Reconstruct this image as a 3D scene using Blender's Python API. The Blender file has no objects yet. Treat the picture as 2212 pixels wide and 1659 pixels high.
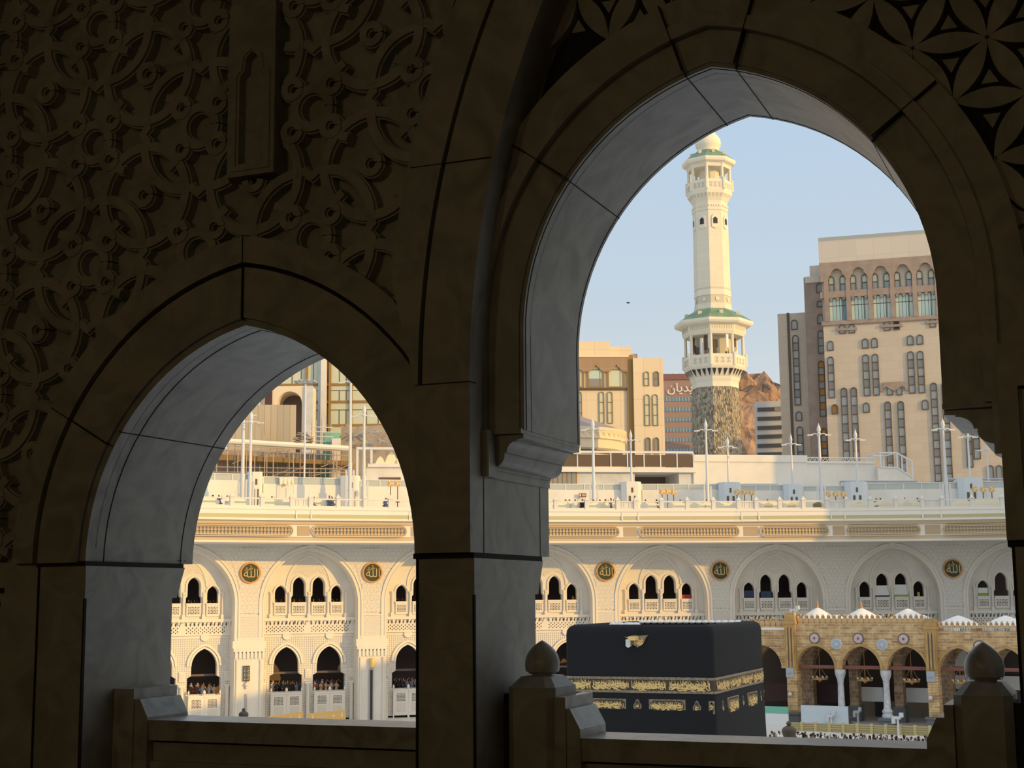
import bpy, bmesh, math, random
from mathutils import Vector, Matrix
from mathutils.geometry import tessellate_polygon
SC = bpy.context.scene
COL = SC.collection
PI = math.pi
R = math.radians

# ------------------------------------------------------------------ camera
F, CX, CY = 3100.0, 1106.0, 829.5
YAW, PIT, ROLL = R(22.7), math.atan(461/3100), 0.009
EYE = Vector((0, 0, 14.4))
_cy, _sy, _cp, _sp = math.cos(YAW), math.sin(YAW), math.cos(PIT), math.sin(PIT)
FW = Vector((-_sy*_cp, _cy*_cp, _sp))
R0 = Vector((_cy, _sy, 0))
U0 = R0.cross(FW)
CU = math.cos(ROLL)*U0 + math.sin(ROLL)*R0
CR = math.cos(ROLL)*R0 - math.sin(ROLL)*U0
cam = bpy.data.cameras.new('camera')
cam.sensor_fit = 'HORIZONTAL'; cam.sensor_width = 36; cam.lens = 36*F/2212
cam.clip_start = 0.1; cam.clip_end = 4000
co = bpy.data.objects.new('camera', cam); COL.objects.link(co)
M = Matrix((CR, CU, -FW)).transposed().to_4x4(); M.translation = EYE
co.matrix_world = M
SC.camera = co

# ------------------------------------------------------------------ view, world, sun
SC.view_settings.view_transform = 'Standard'; SC.view_settings.look = 'None'
SC.view_settings.gamma = 1; SC.view_settings.use_curve_mapping = False
SC.view_settings.exposure = 0.0
SC.cycles.max_bounces = 8; SC.cycles.diffuse_bounces = 4; SC.cycles.caustics_reflective = False

SUN_DIR = Vector((-1.266, 0.193, -0.24)).normalized()      # the way the light travels
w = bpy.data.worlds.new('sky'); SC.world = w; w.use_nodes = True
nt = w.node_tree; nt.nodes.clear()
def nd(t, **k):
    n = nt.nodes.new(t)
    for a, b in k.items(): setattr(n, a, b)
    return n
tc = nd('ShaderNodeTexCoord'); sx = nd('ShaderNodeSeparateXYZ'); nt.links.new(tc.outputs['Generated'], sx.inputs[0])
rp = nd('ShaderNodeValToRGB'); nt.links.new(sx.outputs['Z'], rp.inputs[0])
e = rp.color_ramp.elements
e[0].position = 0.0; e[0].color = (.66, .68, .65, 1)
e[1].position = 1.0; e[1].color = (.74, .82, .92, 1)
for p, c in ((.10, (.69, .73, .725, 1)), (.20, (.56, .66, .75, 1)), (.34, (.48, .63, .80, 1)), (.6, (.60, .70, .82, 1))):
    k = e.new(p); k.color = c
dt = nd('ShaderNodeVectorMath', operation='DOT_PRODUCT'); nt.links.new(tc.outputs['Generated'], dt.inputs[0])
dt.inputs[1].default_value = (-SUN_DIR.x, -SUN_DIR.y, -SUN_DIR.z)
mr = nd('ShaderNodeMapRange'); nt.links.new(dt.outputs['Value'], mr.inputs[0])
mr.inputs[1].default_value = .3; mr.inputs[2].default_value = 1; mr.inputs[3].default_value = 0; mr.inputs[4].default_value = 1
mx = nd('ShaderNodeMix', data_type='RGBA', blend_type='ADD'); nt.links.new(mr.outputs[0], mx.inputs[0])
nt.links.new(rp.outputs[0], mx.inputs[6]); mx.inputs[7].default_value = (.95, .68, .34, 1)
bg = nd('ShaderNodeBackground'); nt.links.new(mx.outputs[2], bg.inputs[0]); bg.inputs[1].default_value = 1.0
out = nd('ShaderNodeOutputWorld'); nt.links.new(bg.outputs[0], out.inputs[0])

sl = bpy.data.lights.new('sun', 'SUN'); sl.energy = 3.0; sl.color = (1, .57, .11); sl.angle = R(.6)
so = bpy.data.objects.new('sun', sl); COL.objects.link(so)
so.rotation_euler = SUN_DIR.to_track_quat('-Z', 'Y').to_euler(); so.location = (120, 0, 80)

# ------------------------------------------------------------------ pixel rays (2212 x 1659 frame) -> points in the place
def ray(x, y): return FW + CR*((x-CX)/F) - CU*((y-CY)/F)
def on_y(x, y, Y): r = ray(x, y); return EYE + r*((Y-EYE.y)/r.y)
def on_x(x, y, X): r = ray(x, y); return EYE + r*((X-EYE.x)/r.x)
def on_z(x, y, Z): r = ray(x, y); return EYE + r*((Z-EYE.z)/r.z)
def at(x, y, D): return EYE + ray(x, y)*D
class Fr:
    """upright frame standing at depth D behind pixel (x, y), turned by yaw from the view"""
    def __init__(s, x, y, D, yaw=0):
        p = at(x, y, D); s.o = Vector((p.x, p.y, 0)); s.a = YAW+R(yaw)
        s.M = Matrix.Translation(s.o) @ Matrix.Rotation(s.a, 4, 'Z'); s.I = s.M.inverted()
    def p(s, x, y, d=0):
        o = s.I @ EYE; r = s.I.to_3x3() @ ray(x, y); t = (d-o.y)/r.y
        q = o+r*t; return q.x, q.z
    def box(s, x0, y0, x1, y1, d=0):
        a = s.p(x0, y0, d); b = s.p(x1, y1, d)
        c = s.p(x0, y1, d); e = s.p(x1, y0, d)
        return (a[0]+c[0])/2, (b[0]+e[0])/2, (b[1]+c[1])/2, (a[1]+e[1])/2     # x0 x1 z0 z1

# ------------------------------------------------------------------ materials
MAT = {}
def mat(name, col, rough=.7, metal=0, noise=None, bump=None, spec=.3, emit=None, extra=None):
    m = bpy.data.materials.new(name); m.use_nodes = True
    n = m.node_tree; b = n.nodes['Principled BSDF']
    b.inputs['Roughness'].default_value = rough; b.inputs['Metallic'].default_value = metal
    b.inputs['Specular IOR Level'].default_value = spec
    b.inputs['Base Color'].default_value = (*col, 1)
    if emit:
        b.inputs['Emission Color'].default_value = (*emit[0], 1); b.inputs['Emission Strength'].default_value = emit[1]
    L = n.links.new
    if noise:      # (colour2, scale, distortion, low, high)
        t = n.nodes.new('ShaderNodeTexCoord'); x = n.nodes.new('ShaderNodeTexNoise')
        x.inputs['Scale'].default_value = noise[1]; x.inputs['Detail'].default_value = 6; x.inputs['Distortion'].default_value = noise[2]
        r = n.nodes.new('ShaderNodeValToRGB'); q = r.color_ramp.elements
        q[0].position = noise[3]; q[0].color = (*noise[0], 1); q[1].position = noise[4]; q[1].color = (*col, 1)
        L(t.outputs['Object'], x.inputs['Vector']); L(x.outputs['Fac'], r.inputs[0]); L(r.outputs[0], b.inputs['Base Color'])
    if bump:       # (scale, strength, distance)
        t = n.nodes.new('ShaderNodeTexCoord'); x = n.nodes.new('ShaderNodeTexNoise'); x.inputs['Scale'].default_value = bump[0]; x.inputs['Detail'].default_value = 5
        u = n.nodes.new('ShaderNodeBump'); u.inputs['Strength'].default_value = bump[1]; u.inputs['Distance'].default_value = bump[2]
        L(t.outputs['Object'], x.inputs['Vector']); L(x.outputs['Fac'], u.inputs['Height']); L(u.outputs[0], b.inputs['Normal'])
    if extra: extra(n, b, L)
    MAT[name] = m; return m
def tiles(c1, c2, cm, w, h, mortar=.02, off=.5, bias=0, plane='xz', nscale=0, bstr=0):
    def f(n, b, L):
        t = n.nodes.new('ShaderNodeTexCoord'); s = n.nodes.new('ShaderNodeSeparateXYZ'); c = n.nodes.new('ShaderNodeCombineXYZ')
        k = n.nodes.new('ShaderNodeTexBrick'); k.offset = off
        L(t.outputs['Object'], s.inputs[0])
        if plane == 'xz':
            a = n.nodes.new('ShaderNodeMath'); L(s.outputs['X'], a.inputs[0]); L(s.outputs['Y'], a.inputs[1])
            L(a.outputs[0], c.inputs['X']); L(s.outputs['Z'], c.inputs['Y'])
        else:
            L(s.outputs['X'], c.inputs['X']); L(s.outputs['Y'], c.inputs['Y'])
        L(c.outputs[0], k.inputs['Vector'])
        k.inputs['Color1'].default_value = (*c1, 1); k.inputs['Color2'].default_value = (*c2, 1); k.inputs['Mortar'].default_value = (*cm, 1)
        k.inputs['Scale'].default_value = 1; k.inputs['Brick Width'].default_value = w; k.inputs['Row Height'].default_value = h
        k.inputs['Mortar Size'].default_value = mortar; k.inputs['Bias'].default_value = bias
        o = k.outputs['Color']
        if nscale:
            x = n.nodes.new('ShaderNodeTexNoise'); x.inputs['Scale'].default_value = nscale; L(t.outputs['Object'], x.inputs['Vector'])
            g = n.nodes.new('ShaderNodeMix'); g.data_type = 'RGBA'; g.blend_type = 'OVERLAY'; g.inputs[0].default_value = .7
            L(o, g.inputs[6]); L(x.outputs['Fac'], g.inputs[7]); o = g.outputs[2]
        L(o, b.inputs['Base Color'])
        if bstr:
            u = n.nodes.new('ShaderNodeBump'); u.inputs['Strength'].default_value = bstr; u.inputs['Distance'].default_value = .05
            u.invert = True; L(k.outputs['Fac'], u.inputs['Height']); L(u.outputs[0], b.inputs['Normal'])
    return f
def arabesque(scale, depth, c1, c2):
    """carved hexagonal interlace: raised ribs along the zero lines of three crossed waves"""
    def f(n, b, L):
        t = n.nodes.new('ShaderNodeTexCoord'); acc = None
        for a in (0, 60, 120):
            d = n.nodes.new('ShaderNodeVectorMath'); d.operation = 'DOT_PRODUCT'; L(t.outputs['Object'], d.inputs[0]); d.inputs[1].default_value = (scale*math.cos(R(a)), 0, scale*math.sin(R(a)))
            g = n.nodes.new('ShaderNodeMath'); g.operation = 'COSINE'; L(d.outputs['Value'], g.inputs[0])
            if acc is None: acc = g
            else:
                m_ = n.nodes.new('ShaderNodeMath'); L(acc.outputs[0], m_.inputs[0]); L(g.outputs[0], m_.inputs[1]); acc = m_
        h = n.nodes.new('ShaderNodeMath'); h.operation = 'ABSOLUTE'; L(acc.outputs[0], h.inputs[0])
        r = n.nodes.new('ShaderNodeValToRGB'); q = r.color_ramp.elements
        q[0].position = .32; q[0].color = (1, 1, 1, 1); q[1].position = .55; q[1].color = (0, 0, 0, 1); L(h.outputs[0], r.inputs[0])
        g = n.nodes.new('ShaderNodeMix'); g.data_type = 'RGBA'; L(r.outputs[0], g.inputs[0]); g.inputs[6].default_value = (*c2, 1); g.inputs[7].default_value = (*c1, 1)
        L(g.outputs[2], b.inputs['Base Color'])
        u = n.nodes.new('ShaderNodeBump'); u.inputs['Strength'].default_value = .8; u.inputs['Distance'].default_value = depth
        L(r.outputs[0], u.inputs['Height']); L(u.outputs[0], b.inputs['Normal'])
    return f
def grid_relief(sc, c1, c2, depth=.1):
    def f(n, b, L):
        t = n.nodes.new('ShaderNodeTexCoord'); mp = n.nodes.new('ShaderNodeMapping'); mp.inputs['Rotation'].default_value = (0, R(45), 0)
        L(t.outputs['Object'], mp.inputs[0])
        s = n.nodes.new('ShaderNodeSeparateXYZ'); L(mp.outputs[0], s.inputs[0])
        outs = []
        for ax in ('X', 'Z'):
            a = n.nodes.new('ShaderNodeMath'); a.operation = 'MULTIPLY'; a.inputs[1].default_value = sc; L(s.outputs[ax], a.inputs[0])
            g = n.nodes.new('ShaderNodeMath'); g.operation = 'SINE'; L(a.outputs[0], g.inputs[0])
            outs.append(g)
        m_ = n.nodes.new('ShaderNodeMath'); m_.operation = 'MULTIPLY'; L(outs[0].outputs[0], m_.inputs[0]); L(outs[1].outputs[0], m_.inputs[1])
        r = n.nodes.new('ShaderNodeValToRGB'); q = r.color_ramp.elements; q[0].position = .12; q[0].color = (*c1, 1); q[1].position = .3; q[1].color = (*c2, 1)
        L(m_.outputs[0], r.inputs[0]); L(r.outputs[0], b.inputs['Base Color'])
        u = n.nodes.new('ShaderNodeBump'); u.invert = True; u.inputs['Strength'].default_value = 1; u.inputs['Distance'].default_value = depth
        L(m_.outputs[0], u.inputs['Height']); L(u.outputs[0], b.inputs['Normal'])
    return f
# near gallery
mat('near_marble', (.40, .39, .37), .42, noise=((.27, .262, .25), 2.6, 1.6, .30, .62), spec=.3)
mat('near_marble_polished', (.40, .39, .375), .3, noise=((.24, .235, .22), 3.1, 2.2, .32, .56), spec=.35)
mat('joint_dark', (.03, .028, .025), .9)
mat('carpet', (.10, .03, .025), .95)
mat('plaster', (.42, .38, .30), .9)
# far gallery
WHT = (.80, .755, .675)
mat('facade_stone', WHT, .75, noise=((.72, .69, .63), .35, .6, .35, .6))
mat('facade_carved', WHT, .8, extra=arabesque(7.5, .07, (.80, .765, .70), (.735, .70, .63)))
mat('facade_star', WHT, .8, extra=arabesque(11, .05, (.80, .765, .70), (.72, .68, .61)))
mat('facade_grid', WHT, .8, extra=grid_relief(17, (.79, .755, .69), (.70, .665, .60), .05))
mat('facade_smooth', (.79, .745, .665), .6)
mat('frieze', (.74, .66, .52), .75, extra=grid_relief(11, (.62, .49, .325), (.43, .325, .20), .18))
mat('frieze_plain', (.63, .51, .35), .7)
mat('inlay_olive', (.50, .47, .26), .6)
mat('inlay_tan', (.47, .36, .235), .7)
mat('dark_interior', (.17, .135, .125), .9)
mat('opening_dark', (.08, .065, .055), .9)  # near-black that stands for the shade in screen holes
mat('terrace_white', (.75, .725, .665), .7, noise=((.67, .65, .60), .25, .5, .35, .6))
mat('terrace_grey', (.62, .63, .63), .7, noise=((.52, .53, .53), .4, .5, .35, .6))
mat('ground_marble', (.72, .71, .68), .35, extra=tiles((.74, .73, .70), (.70, .69, .66), (.55, .54, .52), 1.2, 1.2, .01, 0, plane='xy'))
mat('metal_white', (.66, .665, .67), .45, metal=0)
mat('metal_grey', (.42, .43, .44), .4, metal=.3)
mat('cream_cloth', (.86, .80, .62), .9)
# shrine
mat('black_cloth', (.012, .012, .014), .85, noise=((.018, .018, .020), 30, 0, .4, .6), bump=(55, .25, .02), spec=.25)
mat('gold', (.90, .64, .25), .45, metal=.1, spec=.5, bump=(40, .3, .01))
mat('gold_dull', (.36, .275, .18), .6, metal=.1, noise=((.19, .155, .115), 9, 0, .4, .6))
mat('gold_field', (.075, .062, .045), .8)
mat('roof_cloth', (.85, .84, .80), .8)
mat('medallion_green', (.055, .065, .034), .5)
mat('medallion_gold', (.56, .44, .21), .35, metal=.4)
mat('medallion_rim', (.60, .31, .11), .5)
# brick arcade
mat('brick_ochre', (.55, .36, .16), .9, extra=tiles((.63, .42, .20), (.40, .24, .12), (.66, .50, .30), 1.25, .30, .03, .37, -.1, nscale=1.4))
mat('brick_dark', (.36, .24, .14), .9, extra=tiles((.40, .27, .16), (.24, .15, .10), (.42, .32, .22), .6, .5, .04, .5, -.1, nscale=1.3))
mat('ochre_smooth', (.55, .35, .14), .8, noise=((.44, .27, .11), .8, .4, .4, .6))
mat('column_marble', (.66, .67, .68), .4, noise=((.50, .52, .55), 1.2, .8, .4, .6))
mat('plinth_grey', (.15, .16, .17), .8, bump=(4, .4, .05))
mat('dome_white', (.86, .85, .81), .6)
mat('rod_red', (.22, .085, .065), .6)
mat('roundel_pink', (.66, .46, .42), .6)
mat('roundel_blue', (.42, .47, .52), .6)
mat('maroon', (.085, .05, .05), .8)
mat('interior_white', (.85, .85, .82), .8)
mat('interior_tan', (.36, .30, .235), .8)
mat('hoard_blue', (.60, .68, .72), .6)
mat('hoard_tan', (.42, .35, .17), .7)
mat('hoard_tan_light', (.54, .45, .23), .7)
mat('hoard_green', (.20, .52, .40), .6)
mat('hoard_white', (.78, .80, .78), .6)
# minaret, city
mat('minaret_stone', (.74, .68, .55), .8, extra=tiles((.75, .69, .56), (.72, .66, .53), (.62, .57, .46), 1.1, .7, .012, 0))
mat('minaret_trim', (.76, .70, .57), .7)
mat('minaret_trim_dark', (.60, .55, .44), .8)
mat('roof_green', (.19, .31, .20), .6, noise=((.15, .25, .16), .8, .3, .4, .6))
def rubble(n, b, L):
    t = n.nodes.new('ShaderNodeTexCoord'); v = n.nodes.new('ShaderNodeTexVoronoi'); v.inputs['Scale'].default_value = 3.6; v.inputs['Randomness'].default_value = 1
    mp = n.nodes.new('ShaderNodeMapping'); mp.inputs['Scale'].default_value = (1, 1, .55); L(t.outputs['Object'], mp.inputs[0]); L(mp.outputs[0], v.inputs['Vector'])
    r = n.nodes.new('ShaderNodeValToRGB'); q = r.color_ramp.elements; q[0].color = (.17, .148, .112, 1); q[1].color = (.47, .41, .31, 1); q[1].position = .8
    s = n.nodes.new('ShaderNodeSeparateColor'); L(v.outputs['Color'], s.inputs[0]); L(s.outputs[0], r.inputs[0]); L(r.outputs[0], b.inputs['Base Color'])
    u = n.nodes.new('ShaderNodeBump'); u.inputs['Strength'].default_value = 1; u.inputs['Distance'].default_value = .4; u.invert = True
    L(v.outputs['Distance'], u.inputs['Height']); L(u.outputs[0], b.inputs['Normal'])
mat('rubble_stone', (.40, .36, .29), .95, extra=rubble)
mat('tower_pink', (.56, .485, .395), .8, extra=tiles((.575, .50, .405), (.535, .465, .375), (.47, .41, .335), 2.4, 1.5, .03, .5))
mat('tower_pale', (.60, .54, .47), .8, extra=tiles((.62, .56, .485), (.58, .52, .455), (.52, .47, .41), 3.4, 3.4, .04, 0))
mat('tower_brown', (.36, .285, .24), .8, noise=((.31, .245, .205), .6, .4, .4, .6))
mat('stone_yellow', (.74, .62, .45), .8, extra=tiles((.76, .64, .465), (.72, .60, .43), (.60, .49, .34), 3.6, 5.5, .05, 0))
mat('stone_yellow_trim', (.78, .66, .48), .8)
mat('brown_panel', (.36, .24, .155), .8, extra=tiles((.37, .25, .16), (.35, .235, .15), (.44, .31, .21), 2.2, 2.2, .05, 0))
mat('frame_brown', (.12, .085, .06), .6)
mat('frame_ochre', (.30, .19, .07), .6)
mat('pane_grey', (.36, .39, .38), .25, spec=.6)
mat('pane_dim', (.25, .25, .235), .3, spec=.6)
mat('pane_dark', (.04, .04, .04), .3)
mat('pane_amber', (.38, .20, .06), .5)
mat('pane_green', (.50, .62, .55), .22, spec=.7)
mat('pane_pale', (.58, .62, .48), .3, spec=.5)
mat('glass_blue', (.12, .25, .33), .2, spec=.7)
mat('clad_red', (.33, .23, .205), .7)
mat('clad_purple', (.22, .12, .12), .7)
mat('clad_orange', (.46, .31, .21), .7)
mat('sign_white', (.80, .78, .74), .5)
mat('grey_concrete', (.62, .61, .61), .8)
mat('strip_dark', (.10, .10, .10), .5)
mat('rock', (.40, .25, .16), .95, noise=((.17, .115, .085), .07, 1.5, .38, .62), bump=(.12, 1, 5))
mat('scaffold', (.48, .37, .27), .6)
mat('scaffold_red', (.45, .16, .10), .6)
mat('sheet_tan', (.48, .42, .33), .8, extra=tiles((.52, .45, .35), (.42, .38, .31), (.34, .30, .24), 1.1, 30, .06, 0))
mat('slab_grey', (.42, .36, .30), .9, noise=((.32, .27, .22), .4, .6, .4, .6))
mat('pipe_cream', (.86, .80, .66), .6)
mat('rail_glass', (.42, .47, .45), .2, spec=.6)
mat('block_shade', (.60, .66, .70), .7)  # service block colour with bluish shade put into it
mat('fan_gold', (.70, .43, .15), .5)
mat('roof_slate', (.34, .29, .28), .8)
mat('skin', (.28, .16, .10), .7)
mat('cloth_white', (.82, .80, .76), .9)
mat('cloth_black', (.02, .02, .022), .9)
mat('cloth_grey', (.20, .20, .22), .9)
mat('cloth_tan', (.42, .30, .20), .9)
mat('cloth_blue', (.13, .15, .24), .9)
mat('cloth_red', (.42, .08, .06), .9)
mat('hair', (.02, .015, .012), .8)
mat('banner', (.78, .50, .17), .6)
mat('poster_red', (.16, .05, .05), .6)
mat('rug_green', (.36, .50, .06), .9)
mat('rug_red', (.40, .05, .05), .9)
mat('rug_blue', (.05, .07, .13), .9)
mat('lamp_glass', (.9, .86, .75), .4, emit=((1, .72, .38), 2.0))
mat('bronze_brown', (.13, .105, .08), .6)
mat('ink', (.02, .02, .02), .8)

# ------------------------------------------------------------------ mesh helper
class MB:
    def __init__(s): s.v = []; s.f = []; s.m = []; s.k = 0
    def add(s, V, Fc):
        b = len(s.v); s.v += [tuple(p) for p in V]
        for f in Fc: s.f.append(tuple(b+i for i in f)); s.m.append(s.k)
        return s
    def use(s, k): s.k = k; return s
    def box(s, x0, x1, y0, y1, z0, z1):
        V = [(x, y, z) for z in (z0, z1) for y in (y0, y1) for x in (x0, x1)]
        return s.add(V, [(0, 2, 3, 1), (4, 5, 7, 6), (0, 1, 5, 4), (2, 6, 7, 3), (0, 4, 6, 2), (1, 3, 7, 5)])
    def hexa(s, V):     # 8 points: bottom 4 (ring), top 4 (ring)
        return s.add(V, [(3, 2, 1, 0), (4, 5, 6, 7), (0, 1, 5, 4), (1, 2, 6, 5), (2, 3, 7, 6), (3, 0, 4, 7)])
    def prism(s, poly, y0, y1, holes=(), ax='y'):
        def P(a, b, t): return (a, t, b) if ax == 'y' else ((a, b, t) if ax == 'z' else (t, a, b))
        loops = [list(poly)]+[list(h) for h in holes]
        tri = tessellate_polygon([[Vector((a, b, 0)) for a, b in l] for l in loops])
        flat = [p for l in loops for p in l]; n = len(flat)
        V = [P(a, b, y0) for a, b in flat]+[P(a, b, y1) for a, b in flat]
        Fc = [tuple(t) for t in tri]+[tuple(n+i for i in reversed(t)) for t in tri]
        o = 0
        for l in loops:
            m = len(l)
            for i in range(m): j = (i+1) % m; Fc.append((o+i, o+j, n+o+j, n+o+i))
            o += m
        return s.add(V, Fc)
    def band(s, A, B, y0, y1, ax='y'):
        def P(p, t): return (p[0], t, p[1]) if ax == 'y' else ((p[0], p[1], t) if ax == 'z' else (t, p[0], p[1]))
        n = len(A); V = [P(p, y0) for p in A]+[P(p, y0) for p in B]+[P(p, y1) for p in A]+[P(p, y1) for p in B]; Fc = []
        for i in range(n-1):
            a, b, c, d = i, i+1, n+i+1, n+i
            Fc += [(a, b, c, d), (2*n+d, 2*n+c, 2*n+b, 2*n+a), (a, 2*n+a, 2*n+b, b), (d, c, 2*n+c, 2*n+d)]
        Fc += [(0, n, 3*n, 2*n), (n-1, 3*n-1, 4*n-1, 2*n-1)]
        return s.add(V, Fc)
    def lathe(s, prof, n=16, cx=0, cy=0, ph=0, sx=1, sy=1, z0=0):
        V = []; Fc = []
        for r, z in prof:
            for i in range(n):
                a = ph+2*PI*i/n; V.append((cx+r*sx*math.cos(a), cy+r*sy*math.sin(a), z0+z))
        for k in range(len(prof)-1):
            for i in range(n):
                j = (i+1) % n; Fc.append((k*n+i, k*n+j, (k+1)*n+j, (k+1)*n+i))
        Fc += [tuple(reversed(range(n))), tuple((len(prof)-1)*n+i for i in range(n))]
        return s.add(V, Fc)
    def tube(s, pts, r, n=6, r1=None):
        pts = [Vector(p) for p in pts]; V = []; Fc = []; m = len(pts)
        for i, p in enumerate(pts):
            d = (pts[min(i+1, m-1)]-pts[max(i-1, 0)]).normalized()
            u = d.cross(Vector((0, 0, 1)) if abs(d.z) < .9 else Vector((1, 0, 0))).normalized(); v = d.cross(u)
            q = r if r1 is None else r+(r1-r)*i/(m-1)
            for k in range(n):
                a = 2*PI*k/n; V.append(p+u*(q*math.cos(a))+v*(q*math.sin(a)))
        for i in range(m-1):
            for k in range(n):
                l = (k+1) % n; Fc.append((i*n+k, i*n+l, (i+1)*n+l, (i+1)*n+k))
        Fc += [tuple(reversed(range(n))), tuple((m-1)*n+k for k in range(n))]
        return s.add(V, Fc)
    def ball(s, c, r, n=10, sx=1, sy=1, sz=1):
        m = n//2+1; pr = [(max(r*math.sin(PI*i/m), r*.02), -r*sz*math.cos(PI*i/m)) for i in range(m+1)]
        return s.lathe(pr, n, c[0], c[1], 0, sx, sy, c[2])
    def map(s, fn): s.v = [tuple(fn(Vector(p))) for p in s.v]; return s
    def build(s, name, mats, parent=None, smooth=0, M=None):
        me = bpy.data.meshes.new(name); me.from_pydata(s.v, [], s.f)
        if isinstance(mats, str): mats = [mats]
        for k in mats: me.materials.append(MAT[k])
        me.polygons.foreach_set('material_index', s.m)
        bm = bmesh.new(); bm.from_mesh(me); bmesh.ops.recalc_face_normals(bm, faces=bm.faces); bm.to_mesh(me); bm.free()
        if smooth:
            me.polygons.foreach_set('use_smooth', [True]*len(me.polygons)); me.set_sharp_from_angle(angle=R(smooth))
        me.update()
        o = bpy.data.objects.new(name, me); COL.objects.link(o)
        if parent: o.parent = parent
        if M is not None: o.matrix_local = M
        return o
def tag(o, label, cat, group=None):
    o['label'] = label; o['category'] = cat
    if group: o['group'] = group
    return o
def thing(name, label, cat, loc=(0, 0, 0), group=None, M=None):
    o = bpy.data.objects.new(name, None); COL.objects.link(o); o.empty_display_size = .5
    if M is not None: o.matrix_world = M
    else: o.location = loc
    return tag(o, label, cat, group)
def struct(o): o['kind'] = 'structure'; return o
KIDS = {}
def kids(o): return [c for c in o.children]
def cp(o, parent=None, M=None, loc=None):
    c = o.copy(); COL.objects.link(c); c.parent = parent
    if M is not None: c.matrix_local = M
    if loc is not None: c.location = loc
    for ch in kids(o): cp(ch, c)
    return c
def arc(cx, c, r, zs, zb=None, n=20):
    """two-centred pointed arch of radius r, left foot to right foot"""
    A = []
    if zb is not None: A.append((cx+c-r, zb))
    ap = math.acos(max(-1, min(1, c/r)))
    for i in range(n+1): a = ap*i/n; A.append((cx+c-r*math.cos(a), zs+r*math.sin(a)))
    B = [(2*cx-x, z) for x, z in reversed(A[:-1])]
    return A+B
def text_into(mb, body, size, P, align='CENTER'):
    cu = bpy.data.curves.new('t', 'FONT'); cu.body = body; cu.size = size; cu.align_x = align; cu.align_y = 'CENTER'; cu.resolution_u = 3
    o = bpy.data.objects.new('t', cu); COL.objects.link(o); bpy.context.view_layer.update()
    me = bpy.data.meshes.new_from_object(o.evaluated_get(bpy.context.evaluated_depsgraph_get()))
    mb.add([P(v.co.x, v.co.y) for v in me.vertices], [tuple(p.vertices) for p in me.polygons])
    bpy.data.objects.remove(o); bpy.data.curves.remove(cu); bpy.data.meshes.remove(me)
def stroke(mb, pts, wd, P):
    n = len(pts); V = []
    for i, (x, y) in enumerate(pts):
        a = pts[max(i-1, 0)]; b = pts[min(i+1, n-1)]; dx, dy = b[0]-a[0], b[1]-a[1]; l = math.hypot(dx, dy) or 1
        t = i/(n-1); h = wd*(.35+.65*math.sin(PI*min(1, .15+t*.85)))/2
        V += [P(x-dy/l*h, y+dx/l*h), P(x+dy/l*h, y-dx/l*h)]
    mb.add(V, [(2*i, 2*i+1, 2*i+3, 2*i+2) for i in range(n-1)])
def script(mb, w, h, seed, P, dens=1.0):
    """dense embroidered lettering: tall stems, bowls, sweeping tails and dots inside a w x h field"""
    rn = random.Random(seed); x = -w/2+.06*h
    o_, e1, e2 = Vector(P(0, 0)), Vector(P(1, 0)), Vector(P(0, 1)); nr = (e1-o_).cross(e2-o_).normalized(); P0 = P; cnt = [0]
    def P(u, v): return Vector(P0(u, v))+nr*(cnt[0]*.0006)
    st0 = stroke
    def stroke_(*a): cnt[0] += 1; st0(*a)
    t = .085*h
    while x < w/2-.08*h:
        hh = rn.uniform(.55, .9)*h; b = rn.uniform(-.45, -.2)*h
        stroke_(mb, [(x+.05*h, b), (x+.02*h, b+hh*.5), (x-.02*h, min(b+hh, .46*h))], t, P)
        x += rn.uniform(.14, .3)*h/dens
    for k in range(int(w/h*7*dens)):
        cx = rn.uniform(-w/2+.25*h, w/2-.25*h); cy = rn.uniform(-.34, .3)*h; r = rn.uniform(.1, .24)*h; a0 = rn.uniform(2.6, 4.2); sw = rn.uniform(1.8, 3.6)
        stroke_(mb, [(max(-w/2, min(w/2, cx+r*1.5*math.cos(a0+sw*i/7))), max(-h/2, min(h/2, cy+r*math.sin(a0+sw*i/7)))) for i in range(8)], t*1.1, P)
    for k in range(int(w/h*3*dens)):
        cx = rn.uniform(-w/2+.5*h, w/2-.5*h); cy = rn.uniform(-.4, .1)*h; l = rn.uniform(.3, .7)*h
        stroke_(mb, [(cx-l/2+l*i/6, cy+.12*h*math.sin(i/6*PI*rn.choice((1, 1, 1.6)))) for i in range(7)], t*1.2, P)
    for k in range(int(w/h*7*dens)):
        cx = rn.uniform(-w/2+.06*h, w/2-.06*h); cy = rn.uniform(-.42, .44)*h; q = .045*h
        cnt[0] += 1; mb.add([P(cx-q, cy), P(cx, cy-q), P(cx+q, cy), P(cx, cy+q)], [(0, 1, 2, 3)])

# ================================================================== the near gallery (aligned with X; courtyard lies towards +Y)
YF, YB = 8.50, 9.843           # inner and outer face of the arcade wall
LX, LC, LZ = -5.61, .346, 14.68   # left arch: centre, centre offset, springing
AX, AZ = -2.24, 16.16             # right arch
RI = 1.686
NM = ['near_marble', 'joint_dark', 'near_marble_polished']
m = MB().box(-16, 10, -12, 9.7, 12.2, 12.45); struct(m.build('floor', 'carpet'))
m = MB().box(-16, 10, -12, 9.9, 20.2, 20.6); struct(m.build('ceiling', 'plaster'))
struct(MB().box(-16.4, -16, -12, 9.9, 12.2, 20.6).build('wall_left', 'plaster'))
struct(MB().box(10, 10.4, -12, 9.9, 12.2, 20.6).build('wall_right', 'plaster'))
struct(MB().box(-16.4, 10.4, -12.4, -12, 12.2, 20.6).build('wall_back', 'plaster'))

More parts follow.
